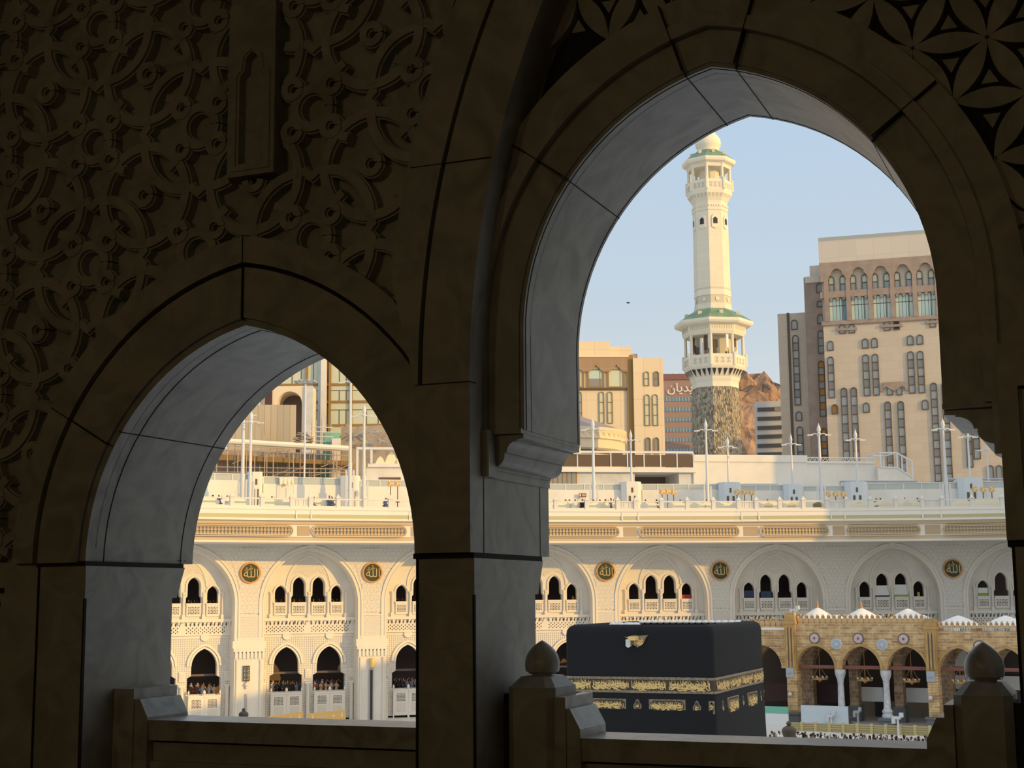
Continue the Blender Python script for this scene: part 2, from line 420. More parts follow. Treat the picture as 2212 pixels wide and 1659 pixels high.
def ext_in(z):      # big arch: half widths of its inner and outer edge at height z
    d = max(0, z-15.8); return math.sqrt(max(0, 6.095**2-d*d))-4.5
def ext_out(z):
    if z < 16.557: return 1.99+.185*max(0, z-15.8)/.757
    d = z-15.8; return math.sqrt(6.717**2-d*d)-4.5
# wall with the left arch
la = arc(LX, LC, RI, LZ, None, 22)
poly = [(-16, 14.69), (-16, 20.2), (-3.95, 20.2)]+[(-3.95, 14.69)]+[(x, max(z, 14.69)) for x, z in reversed(la)]
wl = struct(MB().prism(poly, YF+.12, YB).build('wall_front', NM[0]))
# relief bands round the left arch
m = MB()
def clipA(pts):     # stop the bands at the pillar and the big arch beside them
    return [(min(x, AX-ext_out(max(z, 15.0))+.01 if z > 15.8 else -4.225), z) for x, z in pts]
a1, a2, a3, a4 = [arc(LX, LC, r, LZ, None, 22) for r in (RI, 2.095, 2.125, 2.315)]
a0 = arc(LX, LC, RI+.05, LZ, None, 22)
m.band(a1, a0, YF+.02, YF+.13)
m.band(a0, clipA(a2), YF-.02, YF+.13)
m.use(1).band(clipA(a2), clipA(a3), YF+.045, YF+.13)
m.use(0).band(clipA(a3), clipA(a4), YF-.04, YF+.13)
m.use(1).box(LX-.004, LX+.004, YF-.043, YF, 16.36, 16.97)
for r_, th in ((1, 2.62),):
    for sgn in (-1,):
        c_ = (LX+LC, LZ); d = (math.cos(th), math.sin(th)); n_ = (-d[1], d[0])
        q = [(c_[0]+d[0]*r+n_[0]*k, c_[1]+d[1]*r+n_[1]*k) for r, k in ((1.69, -.004), (2.31, -.004), (2.31, .004), (1.69, .004))]
        m.prism(q, YF-.042, YF)
m.build('arch_band', NM, wl)
# soffit seams of the left arch
m = MB().use(1)
for yy in (YF+.22, YB-.17):
    m.band(arc(LX, LC, RI, LZ, None, 22), arc(LX, LC, RI-.003, LZ, None, 22), yy, yy+.008)
for th in (2.55,):
    d = (math.cos(th), math.sin(th)); q = [(LX+LC+d[0]*r-d[1]*k, LZ+d[1]*r+d[0]*k) for r, k in ((RI-.003, -.004), (RI+.01, -.004), (RI+.01, .004), (RI-.003, .004))]
    m.prism(q, YF, YB)
m.build('soffit_seam', NM, wl)
# graffito on the left arch foot
m = MB(); text_into(m, 'GAP', .085, lambda u, v: (-6.949, 9.70+u, 14.735+v)); m.build('graffito', 'ink', wl)['label'] = 'small black handwritten letters on the arch foot'

# carved interlace over the left arch
PX, PZ, OX, OZ = .957, .945, -7.0+.4785, 17.86-.4725
def keep(x, z):
    if z < 14.72: return False
    for cxx, sg in ((LX+LC, -1), (LX-LC, 1)):
        pass
    c_ = LX+LC if x < LX else LX-LC
    if math.hypot(x-c_, z-LZ) < 2.22 and z > LZ: return False
    if x > AX-ext_out(max(z, 15.8))+.06: return False
    if -5.76 < x < -5.34 and z > 17.39: return False
    return True
def ribbon(mb, pts, hw, y1):
    run = []
    def flush():
        if len(run) < 2: return
        L_, R_ = [], []
        for i, p in enumerate(run):
            a = run[max(i-1, 0)]; b = run[min(i+1, len(run)-1)]; dx, dz = b[0]-a[0], b[1]-a[1]; l = math.hypot(dx, dz) or 1
            L_.append((p[0]-dz/l*hw, p[1]+dx/l*hw)); R_.append((p[0]+dz/l*hw, p[1]-dx/l*hw))
        k = .72; mid = [((a[0]+b[0])/2, (a[1]+b[1])/2) for a, b in zip(L_, R_)]
        mb.band(L_, R_, y1+.028, YF+.125)
        mb.band([(c[0]+(a[0]-c[0])*k, c[1]+(a[1]-c[1])*k) for a, c in zip(L_, mid)], [(c[0]+(b[0]-c[0])*k, c[1]+(b[1]-c[1])*k) for b, c in zip(R_, mid)], y1, y1+.03)
    for p in pts:
        if keep(*p): run.append(p)
        else: flush(); run = []
    flush()
def circ(cx, cz, r, a0=0, a1=2*PI, n=30): return [(cx+r*math.cos(a0+(a1-a0)*i/n), cz+r*math.sin(a0+(a1-a0)*i/n)) for i in range(n+1)]
m = MB()
for i in range(-2, 4):
    for j in range(-4, 3):
        cx, cz = OX+i*PX, OZ+j*PZ; RB = .372; HW = .047; fl = 1 if (i+j) % 2 == 0 else -1
        ribbon(m, circ(cx, cz, RB, n=40), HW, YF+.008)
        # two leaf arcs across the circle and its centre eyelet
        for s_ in (1, -1):
            ax, az = cx+s_*RB*fl, cz+s_*RB
            a0 = math.atan2(-s_, -s_*fl)
            ribbon(m, circ(ax, az, RB, a0-PI/4, a0+PI/4, 14), HW, YF+.004)
        ribbon(m, circ(cx, cz, .066, n=14), .038, YF)
        # links with a kink to the neighbouring circles
        for dx, dz in ((1, 0), (0, 1)):
            x0, z0 = cx+dx*RB, cz+dz*RB; g = (PX if dx else PZ)-2*RB
            pts = [(x0+dx*g*t+dz*o, z0+dz*g*t+dx*o) for t, o in ((-.05, 0), (.25, .012), (.5, -.03), (.75, .012), (1.05, 0))]
            ribbon(m, pts, HW, YF+.012)
        # small ring between four circles with its four eyelets
        rx, rz = cx+PX/2, cz+PZ/2
        ribbon(m, circ(rx, rz, .142, n=24), HW, YF+.006)
        for sx_ in (-1, 1):
            for sz_ in (-1, 1):
                ex, ez = rx+sx_*.158, rz+sz_*.158
                ribbon(m, circ(ex, ez, .064, n=14), .038, YF-.004)
                th = math.atan2(sz_*PZ, sx_*PX)
                ribbon(m, [(ex+.05*math.cos(th+.9*sx_*sz_), ez+.05*math.sin(th+.9*sx_*sz_)), (ex+.17*math.cos(th+.15), ez+.17*math.sin(th+.15))], HW*.9, YF+.002)
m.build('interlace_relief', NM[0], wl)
# tall niche plaque
x0, x1, z0, z1 = -5.745, -5.352, 17.405, 18.70; cx = (x0+x1)/2
tre = [(cx-.10, z0+.09), (cx-.10, 18.13)]+[(cx-.10+.035-.035*math.cos(t), 18.13+.05*math.sin(t)) for t in (.6, 1.2, 1.57)]+[(cx-.065+.004, 18.20)]+[(cx-.062*math.cos(t), 18.235+.085*math.sin(t)) for t in (.5, 1.0, 1.35)]+[(cx, 18.335)]
tre = tre+[(2*cx-x, z) for x, z in reversed(tre[:-1])]
m = MB().prism([(x0, z0), (x0, z1), (x1, z1), (x1, z0)], YF-.06, YF+.13, [tre])
m.box(x0+.02, x1-.02, YF+.02, YF+.13, z0+.02, z1-.02)
big = [(cx+(x-cx)*1.22, (z-18)*1.04+18) for x, z in tre]
m.band(big+[big[0]], [(cx+(x-cx)*1.32, (z-18)*1.06+18) for x, z in big+[big[0]]], YF-.072, YF-.05)
m.build('niche_plaque', NM[0], wl)
# wall left of the left arch below the springing: coursed blocks with paired slots
m = MB(); m.box(-16, -7.385, YF+.03, YB, 12.45, 14.69)
m.use(1)
for z in (14.50, 14.40, 13.49, 13.40):
    m.box(-16, -7.70 if z in (14.50, 13.49) else -7.73, YF+.02, YF+.035, z-.035, z+.005)
m.build('slotted_base', NM, wl)

# pillars
def pillar(xa, xb, label, wide=False):
    t = thing('pillar', label, 'pillar', ((xa+xb)/2, 9.1, 12.45)); o = Vector(t.location)
    def b(mb, name, mats=NM): return mb.map(lambda p: p-o).build(name, mats, t)
    m = MB(); m.box(xa+.03, xb, YF+.01, 9.56, 12.45, 14.42)
    m.use(1).box(xa+.02, xa+.035, YF, YF+.02, 12.45, 14.66); m.box(xb-.012, xb+.001, YF+.005, YF+.03, 12.45, 14.42)
    b(m, 'shaft')
    m = MB(); m.hexa([(xa+.02, YF+.01, 14.42), (xb, YF+.01, 14.42), (xb, 9.62, 14.42), (xa+.02, 9.62, 14.42), (xa+.02, YF+.01, 14.66), (xb, YF+.01, 14.66), (xb, 9.72, 14.66), (xa+.02, 9.72, 14.66)])
    m.use(1).box(xa, xb+.001, YF, 9.7, 14.655, 14.69)  # dark strip holds the shadow under the block above
    b(m, 'capital')
    return t, b
t, b = pillar(-7.385, -6.935, 'marble pillar carrying the left foot of the left arch')
t, b = pillar(-4.27, -3.835, 'marble pillar between the two arches')
m = MB(); m.box(-4.235, -3.835, YF-.05, YB, 14.69, 15.80)
m.use(1); m.box(-3.8345, -3.833, YF+.16, YF+.168, 14.69, 15.27); m.box(-3.8345, -3.833, YB-.18, YB-.172, 14.69, 15.24); m.box(-4.235, -3.833, YF-.052, YF+.05, 15.795, 15.803)
b(m, 'impost_block')
t, b = pillar(-.565, .03, 'dark marble pillar at the right edge of the right arch')
m = MB(); m.prism([(-.565, 14.69), (-.565, 15.8), (.3, 15.8), (.3, 14.69)], YF-.05, YB, [[(-.46, 14.80), (-.46, 15.55), (.2, 15.55), (.2, 14.80)]])
m.box(-.47, .25, YF+.02, YF+.1, 14.7, 15.6)
m.prism([(-.44, 14.82), (-.44, 15.53), (.2, 15.53), (.2, 14.82)], YF-.01, YF+.05, [[(-.41, 14.85), (-.41, 15.5), (.2, 15.5), (.2, 14.85)]])
b(m, 'impost_block')
struct(MB().box(.31, 10, YF+.05, YB, 12.45, 20.2).build('trim_1', NM[0]))

# big outer arch of the right bay
t = thing('outer_arch', 'wide marble outer arch framing the right opening', 'arch', (AX, YF, 15.8)); o = Vector(t.location)
zs = [15.8+4.38*i/26 for i in range(27)]
g = [max(.0, math.sqrt(max(0, 6.44**2-(z-15.8)**2))-4.5) for z in zs]; g2 = [q+.028 for q in g]
gi = [max(0, ext_in(z)) for z in zs]; ge = [ext_out(z) for z in zs]
OAX = 2.26
for sg in (-1, 1):
    m = MB()
    L = lambda hs: [(OAX+sg*(OAX-AX+h), z) for h, z in zip(hs, zs)]
    m.use(0).band(L(gi), L(g), YF-.05, YF+.38)
    m.use(1).band(L(g), L(g2), YF+.0, YF+.3)
    m.use(0).band(L(g2), L(ge), YF-.06, YF+.2)
    if sg < 0: m.use(1).box(AX-2.03, AX-1.43, YF-.062, YF+.1, 17.29, 17.297)
    m.map(lambda p: p-o).build('arch_band', NM, t)

# inner arch of the right bay
t = thing('inner_arch', 'tall stilted marble arch standing on two corbels around the sky', 'arch', (AX, 9.2, 15.48)); o = Vector(t.location)
def b(mb, name, mats=NM, sm=0): return mb.map(lambda p: p-o).build(name, mats, t, sm)
YI = 8.746
ra = arc(AX, LC, RI, AZ, 15.50, 22)
outl = [(-3.83, 15.50), (-3.83, 17.4)]+[(AX-min(1.59, max(0.02, ext_in(z)))-.02, z) for z in (17.4, 18, 18.6, 19.2, 19.8, 20.19)]
outl = outl+[(.3, 20.2), (.3, 15.50)]
b(MB().prism(outl+[(x, z) for x, z in reversed(ra)], YI+.14, YB), 'arch_wall')
m = MB(); c1, c2, c3, c4 = [arc(AX, LC, r, AZ, 15.50, 22) for r in (RI, RI+.03, 1.93, 2.02)]
clip = lambda pts: [(max(-3.832, x), z) for x, z in pts]
m.band(c1, c2, YI+.02, YI+.15); m.band(c2, clip(c3), YI, YI+.15)
c5 = arc(AX, LC, 2.20, AZ, 15.50, 22)
m.band(clip(c3), clip(c4), YI-.075, YI+.15); m.band(clip(c4), clip(c5), YI-.03, YI+.15)
c6 = arc(AX, LC, 2.17, AZ, 15.50, 22)
m.use(1)
for th in (2.50, 1.88):
    for sg in (1, -1):
        d = (math.cos(th), math.sin(th)); q = [(AX+sg*(LC+d[0]*r-d[1]*k), AZ+d[1]*r+d[0]*k) for r, k in ((RI+.01, -.004), (2.19, -.004), (2.19, .004), (RI+.01, .004))]
        q = [(max(-3.83, x), z) for x, z in q]
        m.prism(q, YI-.077, YI+.03)
b(m, 'arch_ring')
m = MB().use(1)
for yy in (YI+.05, YB-.05): m.band(arc(AX, LC, RI, AZ, 15.5, 22), arc(AX, LC, RI-.003, AZ, 15.5, 22), yy, yy+.007)
for th in (2.50, 1.88):
    for sg in (1, -1):
        d = (math.cos(th), math.sin(th)); m.prism([(AX+sg*(LC+d[0]*r-d[1]*k), AZ+d[1]*r+d[0]*k) for r, k in ((RI-.003, -.004), (RI+.01, -.004), (RI+.01, .004), (RI-.003, .004))], YI, YB)
b(m, 'soffit_seam')
# petal lattice in the spandrels
def petal(p, q, wd):
    dx, dz = q[0]-p[0], q[1]-p[1]; l = math.hypot(dx, dz); n = 8; A, B = [], []
    for i in range(n+1):
        s_ = i/n; h = wd*math.sin(PI*s_)+.004
        A.append((p[0]+dx*s_-dz/l*h, p[1]+dz*s_+dx/l*h)); B.append((p[0]+dx*s_+dz/l*h, p[1]+dz*s_-dx/l*h))
    return A, B
S_ = .44; m = MB()
def inspan(x, z):
    if AX-x > ext_in(max(z, 15.8))-.02 or x > .29 or z > 20.1 or z < 16.4: return False
    c_ = AX+LC if x < AX else AX-LC
    return math.hypot(x-c_, z-AZ) > 2.24
for i in range(-5, 6):
    for j in range(0, 11):
        p = (AX+1.05+(i+.5*(j % 2))*S_, 16.6+j*S_*.866)
        for dx, dz in ((1, 0), (.5, .866), (-.5, .866)):
            q = (p[0]+dx*S_, p[1]+dz*S_)
            if inspan(*p) or inspan(*q): m.band(*petal(p, q, .062), YI+.05, YI+.13)
        for dz in (1, -1):
            c_ = (p[0]+S_/2, p[1]+dz*S_*.2887)
            if inspan(*c_): m.prism([(c_[0]+.06*math.cos(a), c_[1]+.06*math.sin(a)) for a in (dz*PI/2, dz*PI/2+2.094, dz*PI/2+4.189)], YI+.07, YI+.13)
b(m, 'petal_lattice')
b(MB().prism([(x+(.03 if x < AX else -.03), z) for x, z in outl if z > 16]+[(AX+2.0, 16.6)]+[(x, z) for x, z in reversed(arc(AX, LC, 2.1, AZ, None, 14)) if z > 16.6], YI+.12, YI+.142), 'screen_dark_sheet', 'joint_dark')  # black sheet stands for the darkness beyond the pierced lattice
# corbels
prof = [(0, 15.49), (.247, 15.49), (.247, 15.445), (.20, 15.44)]
for i in range(7): a = PI/2*i/6; prof.append((.20-.075*math.sin(a), 15.43-.075*(1-math.cos(a))))
prof += [(.11, 15.355)]
for i in range(7): a = PI/2*i/6; prof.append((.11-.085*(1-math.cos(a)), 15.335-.075*math.sin(a)))
prof += [(.02, 15.245), (0, 15.245)]
for sg, xw, ks in ((1, -3.835, 1), (-1, -.565, 1.34)):
    m = MB().prism([(xw+sg*d*ks, z) for d, z in prof], YI+.02, YB)
    m.box(min(xw, xw+sg*.25*ks), max(xw, xw+sg*.25*ks), YI-.03, YB, 15.475, 15.505)
    m.box(min(xw, xw+sg*.012), max(xw, xw+sg*.012), YF+.2, YB, 15.19, 15.25)
    m.box(min(xw, xw+sg*.05), max(xw, xw+sg*.05), YF+.14, YI+.03, 15.19, 15.50)
    b(m, 'corbel', NM[0])

# balustrades
def balustrade(xa, xb, label, zr, ends):
    t = thing('balustrade', label, 'balustrade', ((xa+xb)/2, 9.13, 12.45)); o = Vector(t.location)
    def b(mb, name, mats=NM): return mb.map(lambda p: p-o).build(name, mats, t)
    b(MB().box(xa, xb, 8.90, 9.36, zr-.145, zr), 'top_rail', 'near_marble_polished')
    m = MB().box(xa, xb, 8.97, 9.30, 12.45, zr-.145)
    m.box(xa, xa+.13, 8.93, 9.33, 12.45, zr-.145); m.box(xb-.13, xb, 8.93, 9.33, 12.45, zr-.145); m.box(xa, xb, 8.93, 9.33, 12.45, 13.24)
    m.use(1).box(xa+.13, xb-.13, 8.965, 8.972, zr-.165, zr-.145)
    b(m, 'panel')
    for x, sg, w1, w2, w3 in ends:
        m = MB(); s1 = lambda d: x+sg*d
        X = sorted((s1(0), s1(w1))); m.box(X[0], X[1], 8.87, 9.40, 12.45, 13.757)
        m.prism([(s1(w1), 12.45), (s1(w1), 13.683), (s1(w2), 13.683), (s1(w3), 13.555), (s1(w3), 12.45)], 8.885, 9.385)
        b(m, 'stepped_end', 'near_marble_polished')
    return t
balustrade(-6.932, -4.262, 'low marble balustrade across the left arch', 13.535, [(-6.932, 1, .18, .225, .295)])
balustrade(-3.433, -.945, 'low marble balustrade across the right arch between two posts', 13.500, [(-3.433, 1, .075, .10, .170), (-.945, -1, .052, .098, .16)])
def post(cx, label):
    t = thing('balustrade_post', label, 'post', (cx, 9.09, 12.45))
    h = .165; d = .24; c = .05
    oc = lambda h, d, c: [(-h+c, -d), (h-c, -d), (h, -d+c), (h, d-c), (h-c, d), (-h+c, d), (-h, d-c), (-h, -d+c)]
    m = MB(); m.band([(x, y) for x, y in oc(h, d, c)]+[oc(h, d, c)[0]], [(0, 0)]*9, 0, 1.365, 'z')
    A, B = oc(h, d, c), oc(h-.06, d-.08, c*.8)
    n = 8; m.add([(x, y, 1.36) for x, y in A]+[(x, y, 1.432) for x, y in B], [(i, (i+1) % n, n+(i+1) % n, n+i) for i in range(n)]+[tuple(range(n, 2*n))])
    m.build('shaft', 'near_marble', t)
    pr = [(.070, 1.43), (.070, 1.443), (.090, 1.445), (.098, 1.457), (.111, 1.459), (.1165, 1.49), (.1165, 1.52), (.112, 1.545), (.102, 1.572), (.088, 1.595), (.070, 1.615), (.046, 1.636), (.020, 1.654), (.002, 1.664)]
    MB().lathe(pr, 28).build('finial', 'near_marble_polished', t, 40)
    MB().box(-h-.05 if cx < -2 else h, -h if cx < -2 else h+.05, -.16, .2, 0, 1.32).build('side_filler', 'joint_dark', t)
post(-3.60, 'marble post with pointed bulb finial beside the middle pillar')
post(-.778, 'marble post with pointed bulb finial at the lower right')

# the building around the gallery (outer storeys and eaves), its unseen rest and an added sky blocker
t = thing('near_wing', 'upper storeys and deep eaves of the near wing above both arches', 'building', (0, 14, 20))
o = Vector(t.location)
MB().box(-70, 30, -14, 9.9, 20.62, 24.7).map(lambda p: p-o).build('upper_storey', 'facade_stone', t)
MB().box(-70, 3.9, 9.9, 16.5, 21.0, 24.7).map(lambda p: p-o).build('eaves', 'facade_stone', t)
MB().box(4, 31, 9.95, 27, 0, 28).map(lambda p: p-o).build('sky_blocker', 'facade_stone', t)  # unseen block added to keep sky light off the left jambs
MB().box(-70, -16.4, 9.0, 9.9, 0, 20.62).box(10.4, 30, 9, 9.9, 0, 20.62).box(-70, 30, 9.0, 9.9, 0, 12.2).map(lambda p: p-o).build('lower_storey', 'facade_stone', t)

# gallery lamps behind the viewer
for k, (x, y, lab) in enumerate(((-6.5, -6.5, 'warm hanging gallery lamp behind the viewer on the left'), (.5, -8.0, 'warm hanging gallery lamp behind the viewer on the right'))):
    t = thing('hanging_lamp', lab, 'lamp', (x, y, 18.2))
    MB().lathe([(.05, -.32), (.22, -.2), (.26, 0), (.2, .2), (.06, .3)], 12).build('lamp_shade', 'lamp_glass', t, 40)
    MB().tube([(0, 0, .3), (0, 0, 2.0)], .015).build('cord', 'frame_brown', t)
    l = bpy.data.lights.new('lamp', 'POINT'); l.energy = 135; l.color = (1, .77, .36); l.shadow_soft_size = .45
    lo = bpy.data.objects.new('bulb', l); COL.objects.link(lo); lo.parent = t; lo.location = (0, 0, -.75)

# ================================================================== courtyard ground and the shrine
struct(MB().box(-260, 140, 11, 330, -.5, 0).build('ground', 'ground_marble'))
KX, KY = -23.447, 87.993; KW, KD, KH = 9.79, 13.17, 12.62
t = thing('shrine', 'black cloth-draped cube shrine with gold embroidered belt in the courtyard', 'shrine', (KX, KY, 0)); kroot = t; o = Vector(t.location)
def rrect(x0, x1, y0, y1, r, n=5):
    P = []
    for cx, cy, a in ((x1-r, y0+r, -PI/2), (x1-r, y1-r, 0), (x0+r, y1-r, PI/2), (x0+r, y0+r, PI)):
        for i in range(n+1): P.append((cx+r*math.cos(a+PI/2*i/n), cy+r*math.sin(a+PI/2*i/n)))
    return P
rings = []
for i, (ins, z) in enumerate(((-.22, 0), (-.10, 5), (0, 9), (0, 12.0), (.03, 12.25), (.12, 12.45), (.26, 12.57), (.42, 12.62), (.9, 12.60), (1.0, 12.2))):
    rings.append([(x, y, z) for x, y in rrect(-KW+ins, -ins, ins, KD-ins, .22+max(0, ins)*.6)])
m = MB(); n = len(rings[0]); V = [p for r in rings for p in r]; Fc = []
for k in range(len(rings)-1):
    for i in range(n): j = (i+1) % n; Fc.append((k*n+i, k*n+j, (k+1)*n+j, (k+1)*n+i))
m.add(V, Fc+[tuple((len(rings)-1)*n+i for i in range(n))]); m.build('cloth_cover', 'black_cloth', t, 35)
m = MB()
rn = random.Random(5)
for i in range(16): m.ball((-KW+1.3+i*.47, KD-1.0, 12.55), .27, 8, 1, 1.3, .5)
for i in range(9): m.ball((-6.9+i*.22+rn.uniform(-.1, .1), .75+rn.uniform(0, .4), 12.60), .26, 8, 1.1, 1, .62)
m.build('roof_sheet', 'roof_cloth', t, 60)
def left_face(px, py): p = on_y(px, py, KY); return p.x-KX, p.z          # local x on the left (front) face
def right_face(px, py): p = on_x(px, py, KX); return p.y-KY, p.z
# belt
bt = left_face(1560, 1330+620/4.608)[1]; bb = left_face(1560, 1330+783/4.608)[1]
bt, bb = bt, bb; hB = bt-bb
m = MB(); L = rrect(-KW-.03, .03, -.03, KD+.03, .24); L = L+[L[0]]
def ring_strip(mb, z0, z1, g): 
    Q = rrect(-KW-g, g, -g, KD+g, .23+g); Q = Q+[Q[0]]
    mb.add([(x, y, z0) for x, y in Q]+[(x, y, z1) for x, y in Q], [(i, i+1, len(Q)+i+1, len(Q)+i) for i in range(len(Q)-1)])
ring_strip(m, bb, bt, .035)
m.use(1); ring_strip(m, bb, bb+.16*hB, .045); ring_strip(m, bt-.16*hB, bt, .045)
belt = m.build('belt', ['gold_field', 'gold_dull'], t)
def on_left(u0, z0): return lambda u, v: (u0+u, -.06, z0+v)
def on_right(y0, z0): return lambda u, v: (.06, y0+u, z0+v)
zc = (bt+bb)/2; hs = hB*.66
segs = []
edges = [left_face(x, 1478)[0] for x in (1221, 1279, 1362, 1444, 1541)]
edges[0] = -KW+.1; edges[-1] = -.12
for k in range(4):
    a, c = edges[k], edges[k+1]; m = MB(); script(m, c-a-.12, hs, 10+k, on_left((a+c)/2, zc), 1.45)
    m.build('belt_script', 'gold', belt)
for k in range(4):
    a, c = .15+k*3.2, .15+(k+1)*3.2; m = MB(); script(m, 3.1, hs, 20+k, on_right((a+c)/2, zc), 1.5)
    m.build('belt_script', 'gold', belt)
# framed panels and drops under the belt
def panel(face, p0, p1, seed, base=1):
    (a, z1), (c, z0) = face(*p0), face(*p1)
    if a > c: a, c = c, a
    W, H = c-a, z1-z0; P = (on_left if face is left_face else on_right)((a+c)/2, (z0+z1)/2)
    Q = lambda d: (lambda u, v: (P(u, v)[0], -d, P(u, v)[2])) if face is left_face else (lambda u, v: (d, P(u, v)[1], P(u, v)[2]))
    m = MB(); q = Q(.04); m.add([q(-W/2, -H/2), q(W/2, -H/2), q(W/2, H/2), q(-W/2, H/2)], [(0, 1, 2, 3)])
    m.use(1); q = Q(.055); r = min(.35*H, .4*W); A = []
    for cx_, cz_, a0 in ((W/2-.07-r, H/2-.07-r, 0), (-W/2+.07+r, H/2-.07-r, PI/2), (-W/2+.07+r, -H/2+.07+r, PI), (W/2-.07-r, -H/2+.07+r, 1.5*PI)):
        for i in range(5): A.append((cx_+r*math.cos(a0+PI/2*i/4), cz_+r*math.sin(a0+PI/2*i/4)))
    m.add([q(*p) for p in A], [tuple(range(len(A)))])
    pn = m.build('embroidered_panel', ['gold_dull', 'gold_field'], kroot)
    m = MB(); script(m, W-.22, H-.24, seed, Q(.07), 1.4); m.build('panel_script', 'gold', pn)
def drop(face, cx, cy, wpx, hpx, seed):
    (a, z1) = face(cx-wpx/2, cy-hpx/2); (c, z0) = face(cx+wpx/2, cy+hpx/2); W, H = abs(c-a), z1-z0; P = (on_left if face is left_face else on_right)((a+c)/2, (z0+z1)/2)
    out = [(W/2*(.98*math.cos(t)), -H*.12+H*.36*math.sin(t)) for t in [PI*(-.5)+PI*i/10 for i in range(9)]]+[(W*.22, H*.24), (W*.25, H*.33), (W*.12, H*.42), (0, H*.5)]
    out[0] = (0, -H*.5); out = out+[(-x, z) for x, z in reversed(out[1:-1])]
    Q = lambda d: (lambda u, v: (P(u, v)[0], -d, P(u, v)[2])) if face is left_face else (lambda u, v: (d, P(u, v)[1], P(u, v)[2]))
    m = MB(); q = Q(.04); m.add([q(*p) for p in out], [tuple(range(len(out)))])
    m.use(1); q = Q(.055); m.add([q(x*.72, z*.74) for x, z in out], [tuple(range(len(out)))])
    d = m.build('embroidered_drop', ['gold_dull', 'gold_field'], kroot)
    m = MB(); script(m, W*.5, H*.4, seed, lambda u, v: Q(.07)(u, v-H*.1), .8); m.build('drop_script', 'gold', d)
Z7 = lambda cx, cy: (1200+cx/4.608, 1330+cy/4.608)
panel(left_face, Z7(355, 820), Z7(705, 946), 31); panel(left_face, Z7(930, 830), Z7(1297, 962), 32)
panel(left_face, Z7(1525, 850), Z7(1588, 980), 33)
drop(left_face, *Z7(817, 885), 19, 26, 34); drop(left_face, *Z7(1409, 905), 19, 27, 35)
panel(right_face, Z7(1705, 815), Z7(1822, 948), 36); panel(right_face, Z7(1903, 770), Z7(2005, 893), 37)
drop(right_face, *Z7(1661, 905), 6.5, 27, 38); drop(right_face, *Z7(1863, 852), 5.5, 26, 39); drop(right_face, *Z7(2040, 804), 4.5, 26, 40)
panel(right_face, Z7(2066, 745), Z7(2078, 860), 41)
# rain spout with its gold cover hanging under the roof edge, and its cord
q = lambda cx, cy, d=-.09: (lambda p: (p[0], d, p[1]))(left_face(*Z7(cx, cy)))
m = MB(); out = [q(*p) for p in ((690, 208), (720, 210), (760, 196), (800, 190), (830, 200), (880, 196), (932, 192), (905, 215), (890, 250), (862, 292), (840, 300), (820, 320), (800, 300), (768, 290), (758, 262), (760, 225), (715, 225))]
b_ = [(x, -.02, z) for x, y, z in out]; nn = len(out)
m.add(out+b_, [tuple(range(nn))]+[(i, (i+1) % nn, nn+(i+1) % nn, nn+i) for i in range(nn)])
a = left_face(*Z7(790, 262)); 
sp = m.build('spout_cover', 'gold_dull', t)
m = MB(); rr = left_face(*Z7(832, 255)); script(m, .62, .50, 50, lambda u, v: (rr[0]+u, -.11, rr[1]+v), 1.1); m.build('spout_script', 'gold', sp)
m = MB(); a = left_face(*Z7(712, 235)); c = left_face(*Z7(757, 318)); m.box(a[0], c[0], -.30, -.02, c[1]+.1, a[1]); m.prism([(a[0], c[1]+.1), (c[0], c[1]+.1), ((a[0]+c[0])/2, c[1])], -.3, -.02)
m.build('spout_flap', 'hoard_white', t)
a = left_face(*Z7(755, 205)); c = left_face(*Z7(832, 252)); MB().box(a[0], c[0], -.75, .0, c[1]+.06, a[1]).build('rain_spout', 'gold', t)
a = left_face(*Z7(785, 195)); c = left_face(*Z7(850, 80)); MB().tube([(a[0], -.12, a[1]), (c[0]-.03, -.08, c[1]-.25), (c[0], .2, 12.63), (c[0]-.2, 1.0, 12.66)], .025).build('cord', 'ink', t)

# ================================================================== the far gallery: eight bays along a gently curving front
PXS = [541, 803, 1049, 1295, 1546, 1796, 2046]
BW = 14.9
th0, dth = 20.0, -4.5
D0 = 172.0
piers = []
r_, d_ = D0*(541-CX)/F, D0
def plan(r, d): v = R0*r+Vector((-_sy, _cy, 0))*d; return Vector((v.x, v.y, 0))
pts_rd = [(r_, d_)]
for k in range(7):
    a = R(th0+dth*k); r_ += BW*math.cos(a); d_ += BW*math.sin(a); pts_rd.append((r_, d_))
a = R(th0-dth); pts_rd.insert(0, (pts_rd[0][0]-BW*math.cos(a), pts_rd[0][1]-BW*math.sin(a)))
a = R(th0-2*dth); pts_rd.insert(0, (pts_rd[0][0]-BW*math.cos(a), pts_rd[0][1]-BW*math.sin(a)))
piers = [plan(*p) for p in pts_rd]            # piers[2] is the one at pixel 541
groot = thing('gallery', 'long white arcaded gallery curving across the far side of the courtyard', 'building', (piers[4].x, piers[4].y, 0))
GI = Vector(groot.location)
def bayM(k):
    p, q = piers[k], piers[k+1]; x = (q-p).normalized(); y = Vector((-x.y, x.x, 0)); mm = Matrix((x, y, Vector((0, 0, 1)))).transposed().to_4x4()
    mm.translation = (p+q)/2-GI; return mm
SF = ['facade_stone', 'facade_carved', 'facade_smooth', 'dark_interior', 'facade_grid', 'facade_star', 'opening_dark']
HB = BW/2
bay = []
BC, BR, BZ = .74, 6.44, 13.9
big_arc = arc(0, BC, BR, BZ, -.2, 16)
